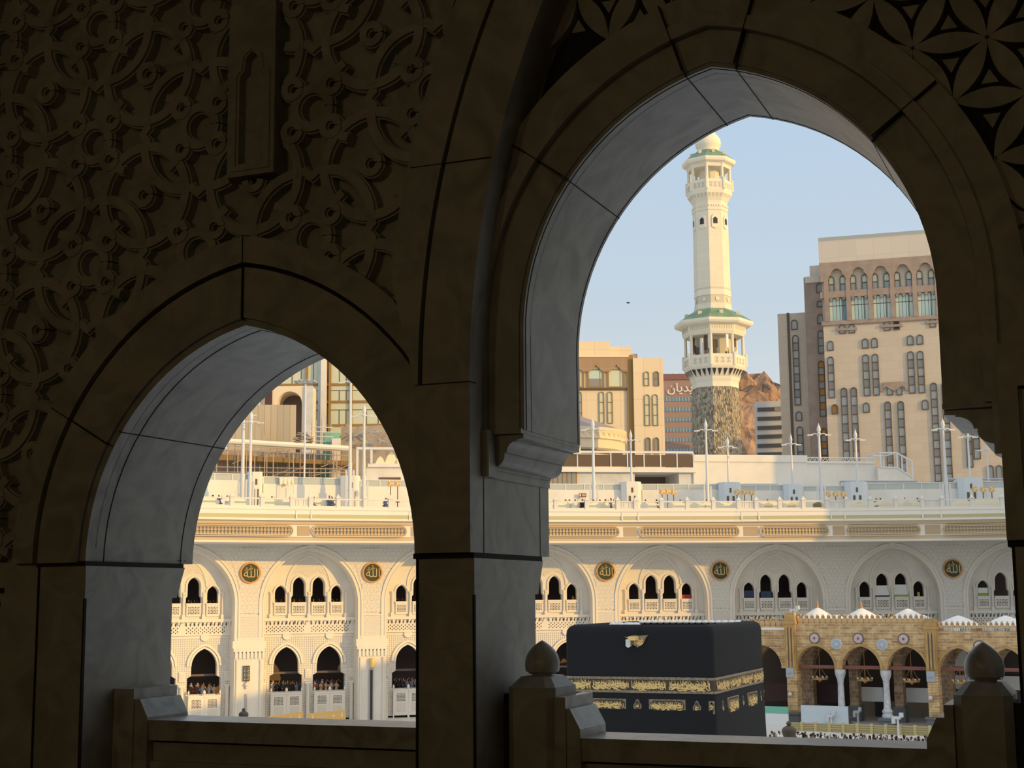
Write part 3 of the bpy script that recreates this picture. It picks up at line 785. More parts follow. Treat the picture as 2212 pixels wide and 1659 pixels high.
# spandrel wall with the big arch
m = MB(); m.use(1).prism([(-HB, -.2), (-HB, 21.2), (HB, 21.2), (HB, -.2)]+[(x, z) for x, z in reversed(big_arc)], 0, 1.9)
bay.append(m.build('spandrel_wall', SF))
m = MB()
o1, o2, o3 = arc(0, BC, BR+.18, BZ, 8.9, 16), arc(0, BC, BR+.42, BZ, 8.9, 16), arc(0, BC, BR+.62, BZ, 8.9, 16)
m.use(2).band(arc(0, BC, BR, BZ, 8.9, 16), o1, -.10, .3); m.use(0).band(o1, o2, -.04, .2); m.use(2).band(o2, o3, -.16, .2)
m.use(0).prism([(-.42, 21.15), (-.32, 20.32), (.32, 20.32), (.42, 21.15)], -.2, .1)
m.use(0).box(-HB, HB, -.22, .1, 20.95, 21.25)
bay.append(m.build('arch_molding', SF))
m = MB(); inner = arc(0, BC, BR-.05, BZ, -.2, 16)
m.use(2).band(arc(0, BC, BR+.01, BZ, -.2, 16), arc(0, BC, BR-.06, BZ, -.2, 16), .05, 1.85)
bay.append(m.build('arch_reveal', SF))
# recessed wall
RY = 1.7
def hole(cx, w, zb, zt, wb=None, zw=None, n=6):
    h = w/2; rise = min(h*1.35, zt-zb-.2); c = (rise*rise-h*h)/(2*h); r = h+c; zs = zt-rise
    A = arc(cx, c, r, zs, None, n)
    if wb: A = [(cx-wb/2, zb), (cx-wb/2, zw-.12), (cx-h-.02, zw+.12)]+A+[(cx+h+.02, zw+.12), (cx+wb/2, zw-.12), (cx+wb/2, zb)]
    else: A = [(cx-h, zb)]+A+[(cx+h, zb)]
    return A
ups = [hole(-3.45, 1.32, 13.95, 16.03), hole(-1.2, 1.45, 13.95, 17.05, 1.85, 14.75), hole(1.2, 1.45, 13.95, 17.05, 1.85, 14.75), hole(3.45, 1.32, 13.95, 16.03)]
lows = [hole(-2.62, 3.0, 3.5, 8.75, 3.95, 5.5, 8), hole(2.62, 3.0, 3.5, 8.75, 3.95, 5.5, 8)]
m = MB()
m.use(0).prism([(-5.9, 9.95), (-5.9, 14), (-5.0, 18), (-2.5, 20.2), (0, 20.6), (2.5, 20.2), (5.0, 18), (5.9, 14), (5.9, 9.95)], RY, RY+.7, ups)
m.use(4).prism([(-5.9, .2), (-5.9, 9.95), (5.9, 9.95), (5.9, .2)], RY+.05, RY+.7, lows)
bay.append(m.build('recess_wall', SF))
m = MB().use(2)
def grow(A, g, cx, zb):
    out = []
    cz = sum(z for x, z in A)/len(A)
    for i, (x, z) in enumerate(A):
        a = A[max(i-1, 0)]; b = A[min(i+1, len(A)-1)]; dx, dz = b[0]-a[0], b[1]-a[1]; l = math.hypot(dx, dz) or 1
        out.append((x-dz/l*g, z+dx/l*g))
    return out
for A, cx in zip(ups, (-3.45, -1.2, 1.2, 3.45)):
    a_ = A[1:-1]; m.band(grow(a_, .10, cx, 0), grow(a_, .26, cx, 0), RY-.14, RY+.1)
bay.append(m.build('window_molding', SF))
m = MB().use(2)
for A in lows:
    a_ = A[3:-3]; m.band(grow(a_, .0, 0, 0), grow(a_, .22, 0, 0), RY-.05, RY+.15); m.band(grow(a_, .30, 0, 0), grow(a_, .58, 0, 0), RY-.16, RY+.15)
for s in (-1, 1):
    x = s*2.62; m.use(2); m.lathe([(.50, -.12), (.50, .12)], 20); 
    for i in range(len(m.v)-40, len(m.v)): p = m.v[i]; m.v[i] = (x+p[0], RY-.05+p[2], 10.35-.25+p[1])
for x in (-5.35, 0, 5.35):
    m.use(2).box(x-.32, x+.32, RY-.1, RY+.1, 5.0, 6.1); m.use(5).box(x-.22, x+.22, RY-.12, RY, 5.12, 5.98)
    m.use(2).box(x-.34, x+.34, RY-.2, RY+.1, 4.3, 4.6); m.lathe([(.26, -.2), (.26, 4.2), (.36, 4.4)], 10, x, RY-.1)
bay.append(m.build('lower_molding', SF, smooth=40))
# decorated head of the recess, pairs of colonnettes
m = MB(); hd = arc(0, 1.2, 4.0, 15.9, None, 10)
m.use(5).prism([(x, z) for x, z in arc(0, 1.2, 3.8, 15.9, None, 10)]+[(2.2, 17.3), (1.2, 17.75), (0, 17.0), (-1.2, 17.75), (-2.2, 17.3)], RY-.05, RY+.05)
m.use(2).band(hd, arc(0, 1.2, 3.8, 15.9, None, 10), RY-.12, RY+.05)
for x in (-4.6, -2.35, 0, 2.35, 4.6):
    m.use(2).lathe([(.13, 12.6), (.13, 15.0), (.2, 15.2), (.2, 15.3)], 8, x, RY-.15); m.box(x-.2, x+.2, RY-.32, RY+.05, 12.15, 12.7); m.box(x-.09, x+.09, RY-.30, RY, 11.75, 12.2)
bay.append(m.build('upper_colonnettes', SF, smooth=40))
# band between the storeys, dark chips standing for its shaded piercings
m = MB(); m.use(2).box(-5.75, 5.75, RY-.35, RY+.05, 11.85, 12.2); m.use(0).box(-5.75, 5.75, RY-.12, RY+.05, 10.4, 11.85); m.use(2).box(-5.75, 5.75, RY-.22, RY+.05, 10.28, 10.5)
m.use(6)
for s in (-1, 1):
    for i in range(11):
        x = s*2.75-2.35+i*.47
        m.prism([(x-.1, 11.55), (x-.02, 11.3), (x+.07, 11.5), (x+.12, 11.82), (x, 11.72)], RY-.14, RY-.1)
    for j, z in enumerate((11.15, 10.95, 10.75, 10.58)):
        for i in range(10):
            x = s*2.75-2.1+i*.47-(.23 if j % 2 else 0); m.prism([(x-.09, z), (x, z-.09), (x+.09, z), (x, z+.09)], RY-.135, RY-.1)
for i in range(12): m.use(2).box(-5.6+i*1.0, -5.45+i*1.0, RY-.4, RY, 11.5, 11.9)
bay.append(m.build('pierced_band', SF))
# dark gallery behind: floors, back wall, side walls
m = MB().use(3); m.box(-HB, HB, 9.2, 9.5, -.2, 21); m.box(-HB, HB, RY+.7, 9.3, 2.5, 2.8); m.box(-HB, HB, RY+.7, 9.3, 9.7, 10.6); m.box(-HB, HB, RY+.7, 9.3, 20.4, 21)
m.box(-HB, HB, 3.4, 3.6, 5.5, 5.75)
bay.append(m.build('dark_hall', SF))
def lat(mb, x0, x1, z0, z1, y, n, k=.55):
    w = (x1-x0)/n; rws = max(1, round((z1-z0)/w)); h = (z1-z0)/rws
    for i in range(n):
        for j in range(rws):
            cx, cz = x0+(i+.5)*w, z0+(j+.5)*h; a = w*k/2; b = h*k/2
            mb.prism([(cx-a, cz), (cx, cz-b), (cx+a, cz), (cx, cz+b)] if (i+j) % 2 else [(cx-a, cz-b), (cx+a, cz-b), (cx+a, cz+b), (cx-a, cz+b)], y-.015, y+.02)
up_pan = []
for x, w in ((-3.45, 1.5), (-1.2, 1.7), (1.2, 1.7), (3.45, 1.5)):
    m = MB().use(2); m.box(x-w/2, x+w/2, RY-.18, RY+.02, 12.5, 14.05); m.box(x-w/2-.05, x+w/2+.05, RY-.24, RY+.02, 13.88, 14.05)
    p = m.build('balcony_panel', SF); m = MB().use(6); lat(m, x-w/2+.15, x+w/2-.15, 12.75, 13.65, RY-.19, 7, .62); m.build('dark_hole_plates', SF, p); bay.append(p)  # dark plates stand for the shade inside the holes
for x in (-2.62, 2.62):
    for s in (-1, 1):
        cx = x+s*.95; m = MB().use(2); m.box(cx-.9, cx+.9, RY-.5, RY-.3, .3, 3.35); m.box(cx-.93, cx+.93, RY-.55, RY-.25, 3.2, 3.4)
        m.lathe([(.09, 0), (.09, 3.6), (.13, 3.65), (.12, 3.75), (.02, 4.0)], 8, cx-s*.9, RY-.42); m.lathe([(.09, 0), (.09, 3.6), (.13, 3.65), (.12, 3.75), (.02, 4.0)], 8, cx+s*.9, RY-.42)
        p = m.build('parapet_panel', SF, smooth=40); m = MB().use(6); lat(m, cx-.55, cx+.55, 1.95, 2.95, RY-.51, 7, .66); m.build('dark_hole_plates', SF, p); bay.append(p)
        m = MB().use(5).box(cx-.55, cx+.55, RY-.515, RY-.4, .7, 1.8); m.build('carved_field', SF, p)
# pier at the right end of each bay
m = MB(); m.use(0).box(-1.72, 1.72, -.26, 1.8, -.2, 8.2); m.use(0).box(-1.85, 1.85, -.36, 1.8, 8.35, 8.75)
m.use(2)
for i in range(8): m.box(-1.65+i*.46, -1.37+i*.46, -.42, 0, 7.55, 8.4)
m.box(-1.95, 1.95, -.30, .3, 8.75, 9.6); m.use(0).box(-1.7, 1.7, -.165, .3, 9.6, 9.97)
m.use(5).prism([(-1.15, 9.9), (-1.15, 12.45), (1.15, 12.45), (1.15, 9.9)], -.142, .1)
m.use(2).band([(-1.25, 9.8), (-1.25, 12.55), (1.25, 12.55), (1.25, 9.8), (-1.25, 9.8)], [(-1.1, 9.95), (-1.1, 12.4), (1.1, 12.4), (1.1, 9.95), (-1.1, 9.95)], -.2, .1)
m.use(1).prism([(-1.25, 12.8), (-1.25, 16), (-2.4, 19.3), (-3.2, 20.5), (3.2, 20.5), (2.4, 19.3), (1.25, 16), (1.25, 12.8)], -.1, .05)
for x in (-1.4, 1.4): m.use(2).lathe([(.16, 0), (.16, 7.3), (.2, 7.4)], 8, x, -.3)
pier_o = m.build('pier', SF, smooth=40)
for k in range(len(piers)-1):
    mm = bayM(k)
    for p in bay:
        if k == 0: p.parent = groot; p.matrix_local = mm
        else: cp(p, groot, mm)
def pierM(k):
    a = piers[max(k-1, 0)]; b_ = piers[min(k+1, len(piers)-1)]; x = (b_-a).normalized(); y = Vector((-x.y, x.x, 0)); mm = Matrix((x, y, Vector((0, 0, 1)))).transposed().to_4x4()
    mm.translation = piers[k]-GI; return mm
for k in range(len(piers)):
    if k == 0: pier_o.parent = groot; pier_o.matrix_local = pierM(0)
    else: cp(pier_o, groot, pierM(k))
# medallions with gold lettering on the piers
t = thing('medallion', '', 'medallion')
m = MB(); m.lathe([(1.08, 0), (1.08, .10), (1.0, .16)], 32); m.map(lambda p: (p.x, -p.z, p.y)); m.build('disc', 'medallion_green', t)
m = MB(); A = circ(0, 0, 1.05, n=36); B = circ(0, 0, 1.24, n=36); m.band(A, B, -.24, 0); m.build('rim', 'medallion_rim', t)
m = MB(); text_into(m, '\uFDF2', 1.45, lambda u, v: (u*1.0+.08, -.20, v-.10)); text_into(m, '\uFDFB', .62, lambda u, v: (u-.42, -.20, v+.42)); m.build('lettering', 'medallion_gold', t)
labs = {2: 'green and gold round medallion on the far gallery, leftmost through the left arch', 3: 'green and gold round medallion on the far gallery, right one through the left arch',
        5: 'round gold-lettered medallion on the far gallery, leftmost one above the black shrine', 6: 'round gold-lettered medallion on the far gallery above the right half of the shrine', 8: 'dark round gold-lettered medallion in shade at the far right of the gallery'}
first = True
for k, lab in labs.items():
    mm = Matrix.Translation(GI) @ pierM(k) @ Matrix.Translation((0, -.1, 17.55))
    c = t if first else cp(t); first = False
    c.matrix_world = mm; c['label'] = lab; c['group'] = 'round medallions on the far gallery'

# ---- cornice, terrace and parapet
OV = 9.0
def front(k, off, z=0): mm = pierM(k); return mm @ Vector((0, -off, z))
NP = len(piers)
cprof = [(OV-3.2, 20.85), (OV-.95, 20.85), (OV-.95, 21.10), (OV-.9, 21.15), (OV-.9, 21.45), (OV-.75, 21.5), (OV-.75, 22.85), (OV-.62, 22.95), (OV-.58, 23.1), (OV-.55, 23.3), (OV-.02, 23.36), (OV, 23.55), (OV-.06, 23.6), (OV-.06, 24.0), (OV, 24.05), (OV, 24.5), (OV+.08, 24.6), (OV+.08, 24.85), (OV-1.2, 24.85)]
cm = [0, 0, 1, 1, 1, 0, 1, 1, 1, 2, 2, 2, 3, 2, 2, 2, 2, 2]
m = MB(); V = []
for k in range(NP):
    for off, z in cprof: q = front(k, off, z); V.append(q)
nC = len(cprof); b0 = len(m.v); m.v += [tuple(v) for v in V]
for k in range(NP-1):
    for i in range(nC-1):
        m.f.append((k*nC+i, (k+1)*nC+i, (k+1)*nC+i+1, k*nC+i+1)); m.m.append(cm[i])
m.build('cornice', ['facade_smooth', 'frieze_plain', 'facade_smooth', 'inlay_olive'], groot)
# soffit and terrace slab
m = MB(); A = [front(k, OV-.9, 0) for k in range(NP)]; B = [front(k, -31, 0) for k in range(NP)]
V = [(p.x, p.y, z) for z in (20.9, 24.6) for p in A+B]; n2 = 2*NP
for k in range(NP-1):
    a, b_, c, d = k, k+1, NP+k+1, NP+k; m.add([V[a], V[b_], V[c], V[d], V[n2+a], V[n2+b_], V[n2+c], V[n2+d]], [(0, 1, 2, 3), (4, 7, 6, 5)])
m.build('terrace_slab', 'terrace_white', groot)
# walk along the cornice front by pixel column
def on_front(px, off=OV, py=1130):
    rr = ray(px, py); best = None
    for k in range(NP-1):
        a, b_ = front(k, off)+GI, front(k+1, off)+GI; d = b_-a; den = rr.x*d.y-rr.y*d.x
        if abs(den) < 1e-9: continue
        s_ = (a.x*rr.y-a.y*rr.x)/den*-1
        s_ = (rr.y*a.x-rr.x*a.y)/den
        if -1e-6 <= s_ <= 1+1e-6: return k, s_, a+d*s_
    return (0, 0, front(0, off)+GI) if px < CX else (NP-2, 1, front(NP-1, off)+GI)
def frontM(px, off=OV, z=0):
    k, s_, p = on_front(px, off); mm = bayM(k).copy(); mm.translation = p-GI+Vector((0, 0, z)); return mm
def strip(px0, px1, off, z, fn, nseg=1): pass
JOINTS = [310, 640, 672, 885, 915, 1110, 1142, 1344, 1379, 1603, 1640, 1796, 1826, 1994, 2034, 2290]
cart = 0
for a, c in zip(JOINTS[1::1], JOINTS[2::1]):
    w_ = c-a
    if w_ < 60:      # plain tan block between cartouches
        p0 = on_front(a)[2]; p1 = on_front(c)[2]; mm = frontM((a+c)/2, OV-.75, 0); L = (p1-p0).length
        MB().box(-L*.42, L*.42, -.05, .02, 21.62, 22.75).build('frieze_block', 'inlay_tan', groot, M=mm)
        m = MB(); m.box(-L/2-.08, -L/2+.08, -.06, .1, 23.5, 24.5); m.box(L/2-.08, L/2+.08, -.06, .1, 23.5, 24.5); m.build('joint_trim', 'facade_smooth', groot, M=frontM((a+c)/2, OV))
for a, c in zip([310, 672, 915, 1142, 1379, 1640, 1826, 2034], [640, 885, 1110, 1344, 1603, 1796, 1994, 2290]):
    p0, p1 = on_front(a)[2], on_front(c)[2]; x = (p1-p0); L = x.length-.3; x.normalize(); y = Vector((-x.y, x.x, 0)); mm = Matrix((x, y, Vector((0, 0, 1)))).transposed().to_4x4()
    mm.translation = (p0+p1)/2-GI; yo = OV-(OV-.75)
    def stad(L, h, n=8): return [(L/2-h+h*math.cos(t), 22.18+h*math.sin(t)) for t in [-PI/2+PI*i/n for i in range(n+1)]]+[(-L/2+h+h*math.cos(t), 22.18+h*math.sin(t)) for t in [PI/2+PI*i/n for i in range(n+1)]]
    m = MB(); s0, s1, s2 = stad(L, .66), stad(L-.22, .56), stad(L-.5, .42)
    m.band(s0+[s0[0]], s1+[s1[0]], .52, .8); m.band(stad(L-.35, .50)+[stad(L-.35, .5)[0]], s2+[s2[0]], .55, .8)
    m.use(1).prism(s2, .62, .8)
    m.build('frieze_cartouche', ['frieze_plain', 'frieze'], groot, M=mm)
# parapet: posts, rails, low wall and two kinds of panel
PP = [425, 500, 565.6, 630, 670.6, 730, 788, 843, 905, 965, 1025, 1085, 1140, 1201, 1268, 1335, 1374, 1430, 1485.6, 1542, 1597, 1635, 1686, 1737, 1788, 1830, 1882, 1937, 1994, 2037, 2102, 2167, 2230]
post_o = None
m = MB().box(-.24, .24, -.24, .24, 24.8, 26.05).lathe([(.36, 26.05), (.05, 26.42), (.01, 26.5)], 4, ph=PI/4); m.box(-.3, .3, -.3, .3, 25.95, 26.08)
post_o = m.build('parapet_post', 'terrace_white', groot, M=frontM(PP[0], OV-.5))
for px in PP[1:]: cp(post_o, groot, frontM(px, OV-.5))
for i, (a, c) in enumerate(zip(PP, PP[1:])):
    p0, p1 = on_front(a, OV-.5)[2], on_front(c, OV-.5)[2]; x = (p1-p0); L = x.length; x.normalize(); y = Vector((-x.y, x.x, 0)); mm = Matrix((x, y, Vector((0, 0, 1)))).transposed().to_4x4(); mm.translation = (p0+p1)/2-GI
    m = MB(); solid = L < 2.9
    m.box(-L/2, L/2, -.12, .12, 25.75, 25.92); m.box(-L/2, L/2, -.15, .15, 24.8, 25.05)
    if solid:
        m.box(-L/2, L/2, -.05, .05, 25.0, 25.8)
        for q in (-.55, -.28, .28, .55): m.box(q*L/2-.05, q*L/2+.05, -.1, .05, 25.1, 25.7)
    m.build('parapet_rail', 'terrace_white', groot, M=mm)

# ================================================================== unseen masses right of the view, shaped to throw the evening shade
t = thing('side_wing', 'pale wing of the mosque right of the view, shading the courtyard', 'building', (60, 90, 0)); o = Vector(t.location)
wing = [(22.5, 152), (38.5, 119), (45, 95), (46, 70), (42, 45), (33, 22), (33, 10), (110, 10), (110, 152)]
MB().prism(wing, 0, 28, ax='z').map(lambda p: p-o).build('wing_block', 'facade_stone', t)
MB().prism([(11.4, 174), (22.5, 152), (110, 152), (110, 200), (11.4, 200)], 0, 20, ax='z').map(lambda p: p-o).build('lower_block', 'facade_stone', t)
MB().prism([(17, 170.6), (44, 171.5), (50, 200), (19, 198)], 20, 41.5, ax='z').map(lambda p: p-o).build('shade_tower', 'facade_stone', t)  # unseen tower sized for the shade edge on the cornice
t = thing('shade_block', 'unseen tall block set beyond the right end of the far gallery to cast shade', 'building', (35, 215, 0)); o = Vector(t.location)
MB().prism([(21, 204.2), (50, 204.2), (50, 238), (21, 238)], 0, 52.5, ax='z').map(lambda p: p-o).build('block', 'facade_stone', t)

# ================================================================== old brick arcade in front of the far gallery
A8 = lambda cx, cy: (1660+cx/4.007, 1300+cy/4.007)
fa = Fr(*A8(820, 580), 160, -31)
t = thing('brick_arcade', 'old ochre brick arcade with pointed arches and white domes in the courtyard', 'arcade', M=fa.M); ar = t
fx = lambda cx, cy=580, d=0: fa.p(*A8(cx, cy), d)[0]
fz = lambda cy, cx=820, d=0: fa.p(*A8(cx, cy), d)[1]
BM = ['brick_ochre', 'ochre_smooth', 'brick_dark', 'plinth_grey', 'column_marble']
zt = fz(190); zspr = fz(585); zap = fz(385); zlow = 0
TH = 1.2
def archrow(mb, spans, x0, x1, z0, z1, y0, y1, spr, ap):
    """wall from x0 to x1 with arched openings spans=[(a, b)] open to the bottom z0"""
    P = [(x0, z0), (x0, z1), (x1, z1), (x1, z0)]
    for a, b_ in reversed(spans):
        h = (b_-a)/2; rise = ap-spr; c = max(0.05, (rise*rise-h*h)/(2*h)); A = arc((a+b_)/2, c, h+c, spr, z0 if z0 < spr else None, 9)
        if z0 < spr: A = A+[(b_, z0)]
        P += [(x, z) for x, z in reversed(A)]
    mb.prism(P, y0, y1)
xa = [fx(240), fx(575), fx(635), fx(970), fx(1030), fx(1370)]
pA0, pA1, pB0, pB1 = fx(160), fx(250), fx(1372), fx(1470)
m = MB(); archrow(m, [(xa[0], xa[1]), (xa[2], xa[3]), (xa[4], xa[5])], pA1-.1, pB0+.1, zspr-.05, zt, 0, TH, zspr, zap)
m.build('arcade_wall', BM, t)
for a, b_ in ((xa[0], xa[1]), (xa[2], xa[3]), (xa[4], xa[5])):
    h = (b_-a)/2; rise = zap-zspr; c = max(.05, (rise*rise-h*h)/(2*h)); m = MB().use(1)
    m.band(arc((a+b_)/2, c, h+c, zspr, None, 10), arc((a+b_)/2, c, h+c+.28, zspr, None, 10), -.08, .1); m.build('arch_ring', BM, t)
# wings of the arcade left of the first pier and right of the second, a little lower / set back
ztl, ztr = fz(215, 80), fz(255, 1800)
L0 = fx(-420); R1 = fx(2500)
m = MB(); archrow(m, [(fx(-230), fx(100))], L0, pA0+.1, zspr-.05, ztl, .5, .5+TH, zspr, zap); m.build('arcade_wall', BM, t)
sp = [(fx(1475), fx(1810)), (fx(1900), fx(2230))]
m = MB(); archrow(m, sp, pB1-.1, R1, zspr-.05, ztr, .3, .3+TH, zspr, zap-.1); m.build('arcade_wall', BM, t)
for a, b_ in sp:
    h = (b_-a)/2; rise = zap-zspr-.1; c = max(.05, (rise*rise-h*h)/(2*h)); m = MB().use(1)
    m.band(arc((a+b_)/2, c, h+c, zspr, None, 10), arc((a+b_)/2, c, h+c+.28, zspr, None, 10), .2, .4); m.build('arch_ring', BM, t)
# piers with paired pilaster strips
zpl = fz(975); zpb = 0.0
for a, b_, top in ((pA0, pA1, fz(120)), (pB0, pB1, fz(165, 1420))):
    m = MB(); m.use(1).box(a, b_, -.35, TH, zspr-.3, top); m.use(0).box(a+.06, b_-.02, -.3, TH, zpl, zspr-.3); w_ = b_-a
    for q in (.12, .42, .72): m.use(1).box(a+w_*q, a+w_*(q+.17), -.5, -.3, zspr+.1, top-1.2)
    m.use(3).box(a+w_*.32, a+w_*.4, -.37, -.3, zspr, top-1.4); m.box(a+w_*.62, a+w_*.7, -.37, -.3, zspr, top-1.4)
    m.use(1).box(a-.1, b_+.1, -.45, TH, top-.9, top-.6)
    m.use(3).hexa([(a-.25, -.6, zpb), (b_+.15, -.6, zpb), (b_+.15, TH+.2, zpb), (a-.25, TH+.2, zpb), (a-.12, -.5, zpl), (b_+.06, -.5, zpl), (b_+.06, TH, zpl), (a-.12, TH, zpl)])
    m.box(a-.3, b_+.2, -.65, TH+.2, zpl-.25, zpl)
    m.use(1)
    for i in range(5): m.add([(a+w_*(i/5), -.35, top), (a+w_*((i+1)/5), -.35, top), (a+w_*((i+1)/5), 0, top), (a+w_*(i/5), 0, top), (a+w_*((i+.5)/5), -.18, top+.55)], [(0, 1, 4), (1, 2, 4), (2, 3, 4), (3, 0, 4)])
    m.build('pier', BM, t)
# marble columns
zc0, zc1 = fz(1000), fz(590)
for cx in (605, 1000, 1855):
    x = fx(cx); hcol = zc1-zc0
    m = MB().use(4); m.lathe([(.62, 0), (.62, .25), (.52, .4), (.6, .7), (.45, .95), (.40, 1.05), (.36, hcol*.5), (.33, hcol-1.5), (.38, hcol-1.4), (.36, hcol-1.2), (.52, hcol-.75), (.60, hcol-.5), (.62, hcol-.12), (.62, hcol)], 14, x, TH/2, z0=zc0)
    m.use(3).hexa([(x-.85, -.25, 0), (x+.85, -.25, 0), (x+.85, 1.45, 0), (x-.85, 1.45, 0), (x-.65, -.05, zc0), (x+.65, -.05, zc0), (x+.65, 1.25, zc0), (x-.65, 1.25, zc0)]); m.box(x-.85, x+.85, -.25, 1.45, zc0-.3, zc0-.02)
    m.build('column', BM, t, smooth=40)
# tie rods
for a, b_, yy in ((xa[0], xa[1], .4), (xa[2], xa[3], .4), (xa[4], xa[5], .4), (sp[0][0], sp[0][1], .7), (sp[1][0], sp[1][1], .7)):
    MB().box(a-.1, b_+.1, yy, yy+.3, zspr+.0, zspr+.38).build('tie_beam', 'rod_red', t)
# roundels
for k, (cx, cy, mt) in enumerate(((400, 315, 0), (778, 318, 0), (1170, 322, 0), (590, 365, 1), (985, 370, 1), (1820, 385, 0))):
    x, z = fa.p(*A8(cx, cy)); yo = .3 if cx > 1500 else 0; m = MB()
    m.use(1).lathe([(.66, 0), (.60, .10)], 24); m.use(0).lathe([(.50, 0), (.50, .13), (.30, .15)], 24); m.use(1).lathe([(.16, .1), (.14, .17)], 10)
    m.map(lambda p: (x+p.x, yo-p.z, z+p.y)).build('roundel', [['roundel_pink', 'roundel_blue'][mt], 'plinth_grey' if mt == 0 else 'column_marble'], t)
for cx, cy in ((195, 610), (1412, 645)):
    x, z = fa.p(*A8(cx, cy)); MB().box(x-.45, x+.45, -.42, -.3, z-.55, z+.55).use(1).lathe([(.3, 0), (.3, .05)], 14, x, -.45, z0=z).build('pier_plaque', ['roundel_blue', 'column_marble'], t)
# crenellations
cr = MB().prism([(-.30, 0), (-.30, .35), (-.22, .55), (-.10, .62), (-.13, .75), (0, 1.05), (.13, .75), (.10, .62), (.22, .55), (.30, .35), (.30, 0)], 0, .5)
cro = None
def cren(c0, c1, cyz, y, n):
    global cro
    for i in range(n):
        cx = c0+(c1-c0)*(i+.5)/n; x = fx(cx); M_ = Matrix.Translation((x, y, cyz))
        if cro is None: cro = cr.build('crenellation', BM, t, M=M_)
        else: cp(cro, t, M_)
cren(-180, 155, ztl, .6, 7); cren(265, 1365, zt, .1, 23); cren(1475, 2200, ztr, .4, 15)
# rear row of arches, side walls, vault
D2 = 5.2
m = MB()
xs2 = [fx(-230), fx(95), fx(240), fx(575), fx(635), fx(970), fx(1030), fx(1370), fx(1475), fx(1810), fx(1900), fx(2230)]
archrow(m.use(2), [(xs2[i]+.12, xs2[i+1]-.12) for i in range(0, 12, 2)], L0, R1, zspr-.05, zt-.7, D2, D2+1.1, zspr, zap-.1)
for a, b_ in zip(xs2[1::2], xs2[2::2]): m.box(a-.12, b_+.12, D2, D2+1.1, 0.8, zspr); m.use(3).box(a-.3, b_+.3, D2-.2, D2+1.3, 0, 1.7); m.use(2)
m.build('rear_arches', BM, t)
MB().box(L0, R1, .4, D2+8, zt-.75, zt-.45).build('roof_slab', 'dome_white', t)
m = MB().box(L0, R1, D2+7.8, D2+8, 0, zt-.7); m.build('back_wall', 'opening_dark', t)
# domes
zb = fz(170)-.1
for cx, half, apx, yy, fin in ((425, 150, 50, 3.4, 1), (805, 165, 55, 3.4, 1), (1205, 170, 58, 3.4, 0), (1640, 145, 118, 3.6, 0), (2050, 150, 118, 3.6, 0), (590, 120, 112, 8.6, 0), (945, 120, 112, 8.6, 0), (1335, 120, 112, 8.6, 0)):
    x = fa.p(*A8(cx, apx), yy)[0]; z1 = fa.p(*A8(cx, apx), yy)[1]; hw = abs(fa.p(*A8(cx+half, 170), yy)[0]-x); z0 = zt-.45; H = z1-z0
    MB().lathe([(hw*1.3, 0), (hw*1.3, .25), (hw*1.24, H*.25), (hw*1.02, H*.45), (hw*.70, H*.66), (hw*.34, H*.86), (hw*.09, H*.985), (.02, H)], 28, x, yy, z0=z0).build('dome', 'dome_white', t, 40)
    if fin: MB().lathe([(.10, 0), (.16, .2), (.06, .4), (.12, .6), (.03, .8), (.01, 1.2)], 8, x, yy, z0=z1-.05).build('finial', 'medallion_rim', t, 40)
# lamps on the piers
for cx, cy, lab in ((203, 797, 'small white lamp on the left brick pier'), (1416, 830, 'small white lamp on the right brick pier')):
    x, z = fa.p(*A8(cx, cy)); l = thing('pier_lamp', lab, 'lamp', M=fa.M @ Matrix.Translation((x, -.62, z)), group='lamps on the brick piers')
    MB().ball((0, 0, 0), .24, 10).build('globe', 'metal_white', l, 60); MB().tube([(0, .27, .1), (0, 0, .38), (0, 0, .2)], .05).build('bracket', 'metal_grey', l)
# chandeliers
for k, (cx, cy, ct, lab) in enumerate(((445, 665, 430, 'ring chandelier hanging in the first full brick arch'), (835, 677, 430, 'ring chandelier hanging in the middle brick arch'), (1240, 688, 440, 'ring chandelier hanging in the third brick arch'), (1660, 696, 440, 'ring chandelier in the brick arch beside the right post'))):
    x, z = fa.p(*A8(cx, cy), 2.6); zt_ = fa.p(*A8(cx, ct-200), 2.6)[1]
    l = thing('chandelier', lab, 'chandelier', M=fa.M @ Matrix.Translation((x, 2.6, z)), group='chandeliers in the brick arcade')
    zt2 = zt-.75-z
    MB().tube([(0, 0, 1.6), (0, 0, zt2)], .035).build('chain', 'medallion_rim', l)
    m = MB(); m.band(circ(0, 0, .75, n=16), circ(0, 0, .9, n=16), -.1, .1, 'z'); m.lathe([(.1, -.35), (.3, -.1), (.1, .2)], 8)
    for i in range(4): a = PI/2*i+.4; m.tube([(.8*math.cos(a), .8*math.sin(a), .05), (0, 0, 1.6)], .03, 4)
    for i in range(8): a = PI/4*i; m.tube([(0, 0, 0), (.8*math.cos(a), .8*math.sin(a), 0)], .03, 4)
    rg = m.build('ring', 'medallion_rim', l)
    for i in range(8): a = PI/4*i; MB().ball((.85*math.cos(a), .85*math.sin(a), .2), .13, 6).build('bulb', 'cream_cloth', rg, 60)
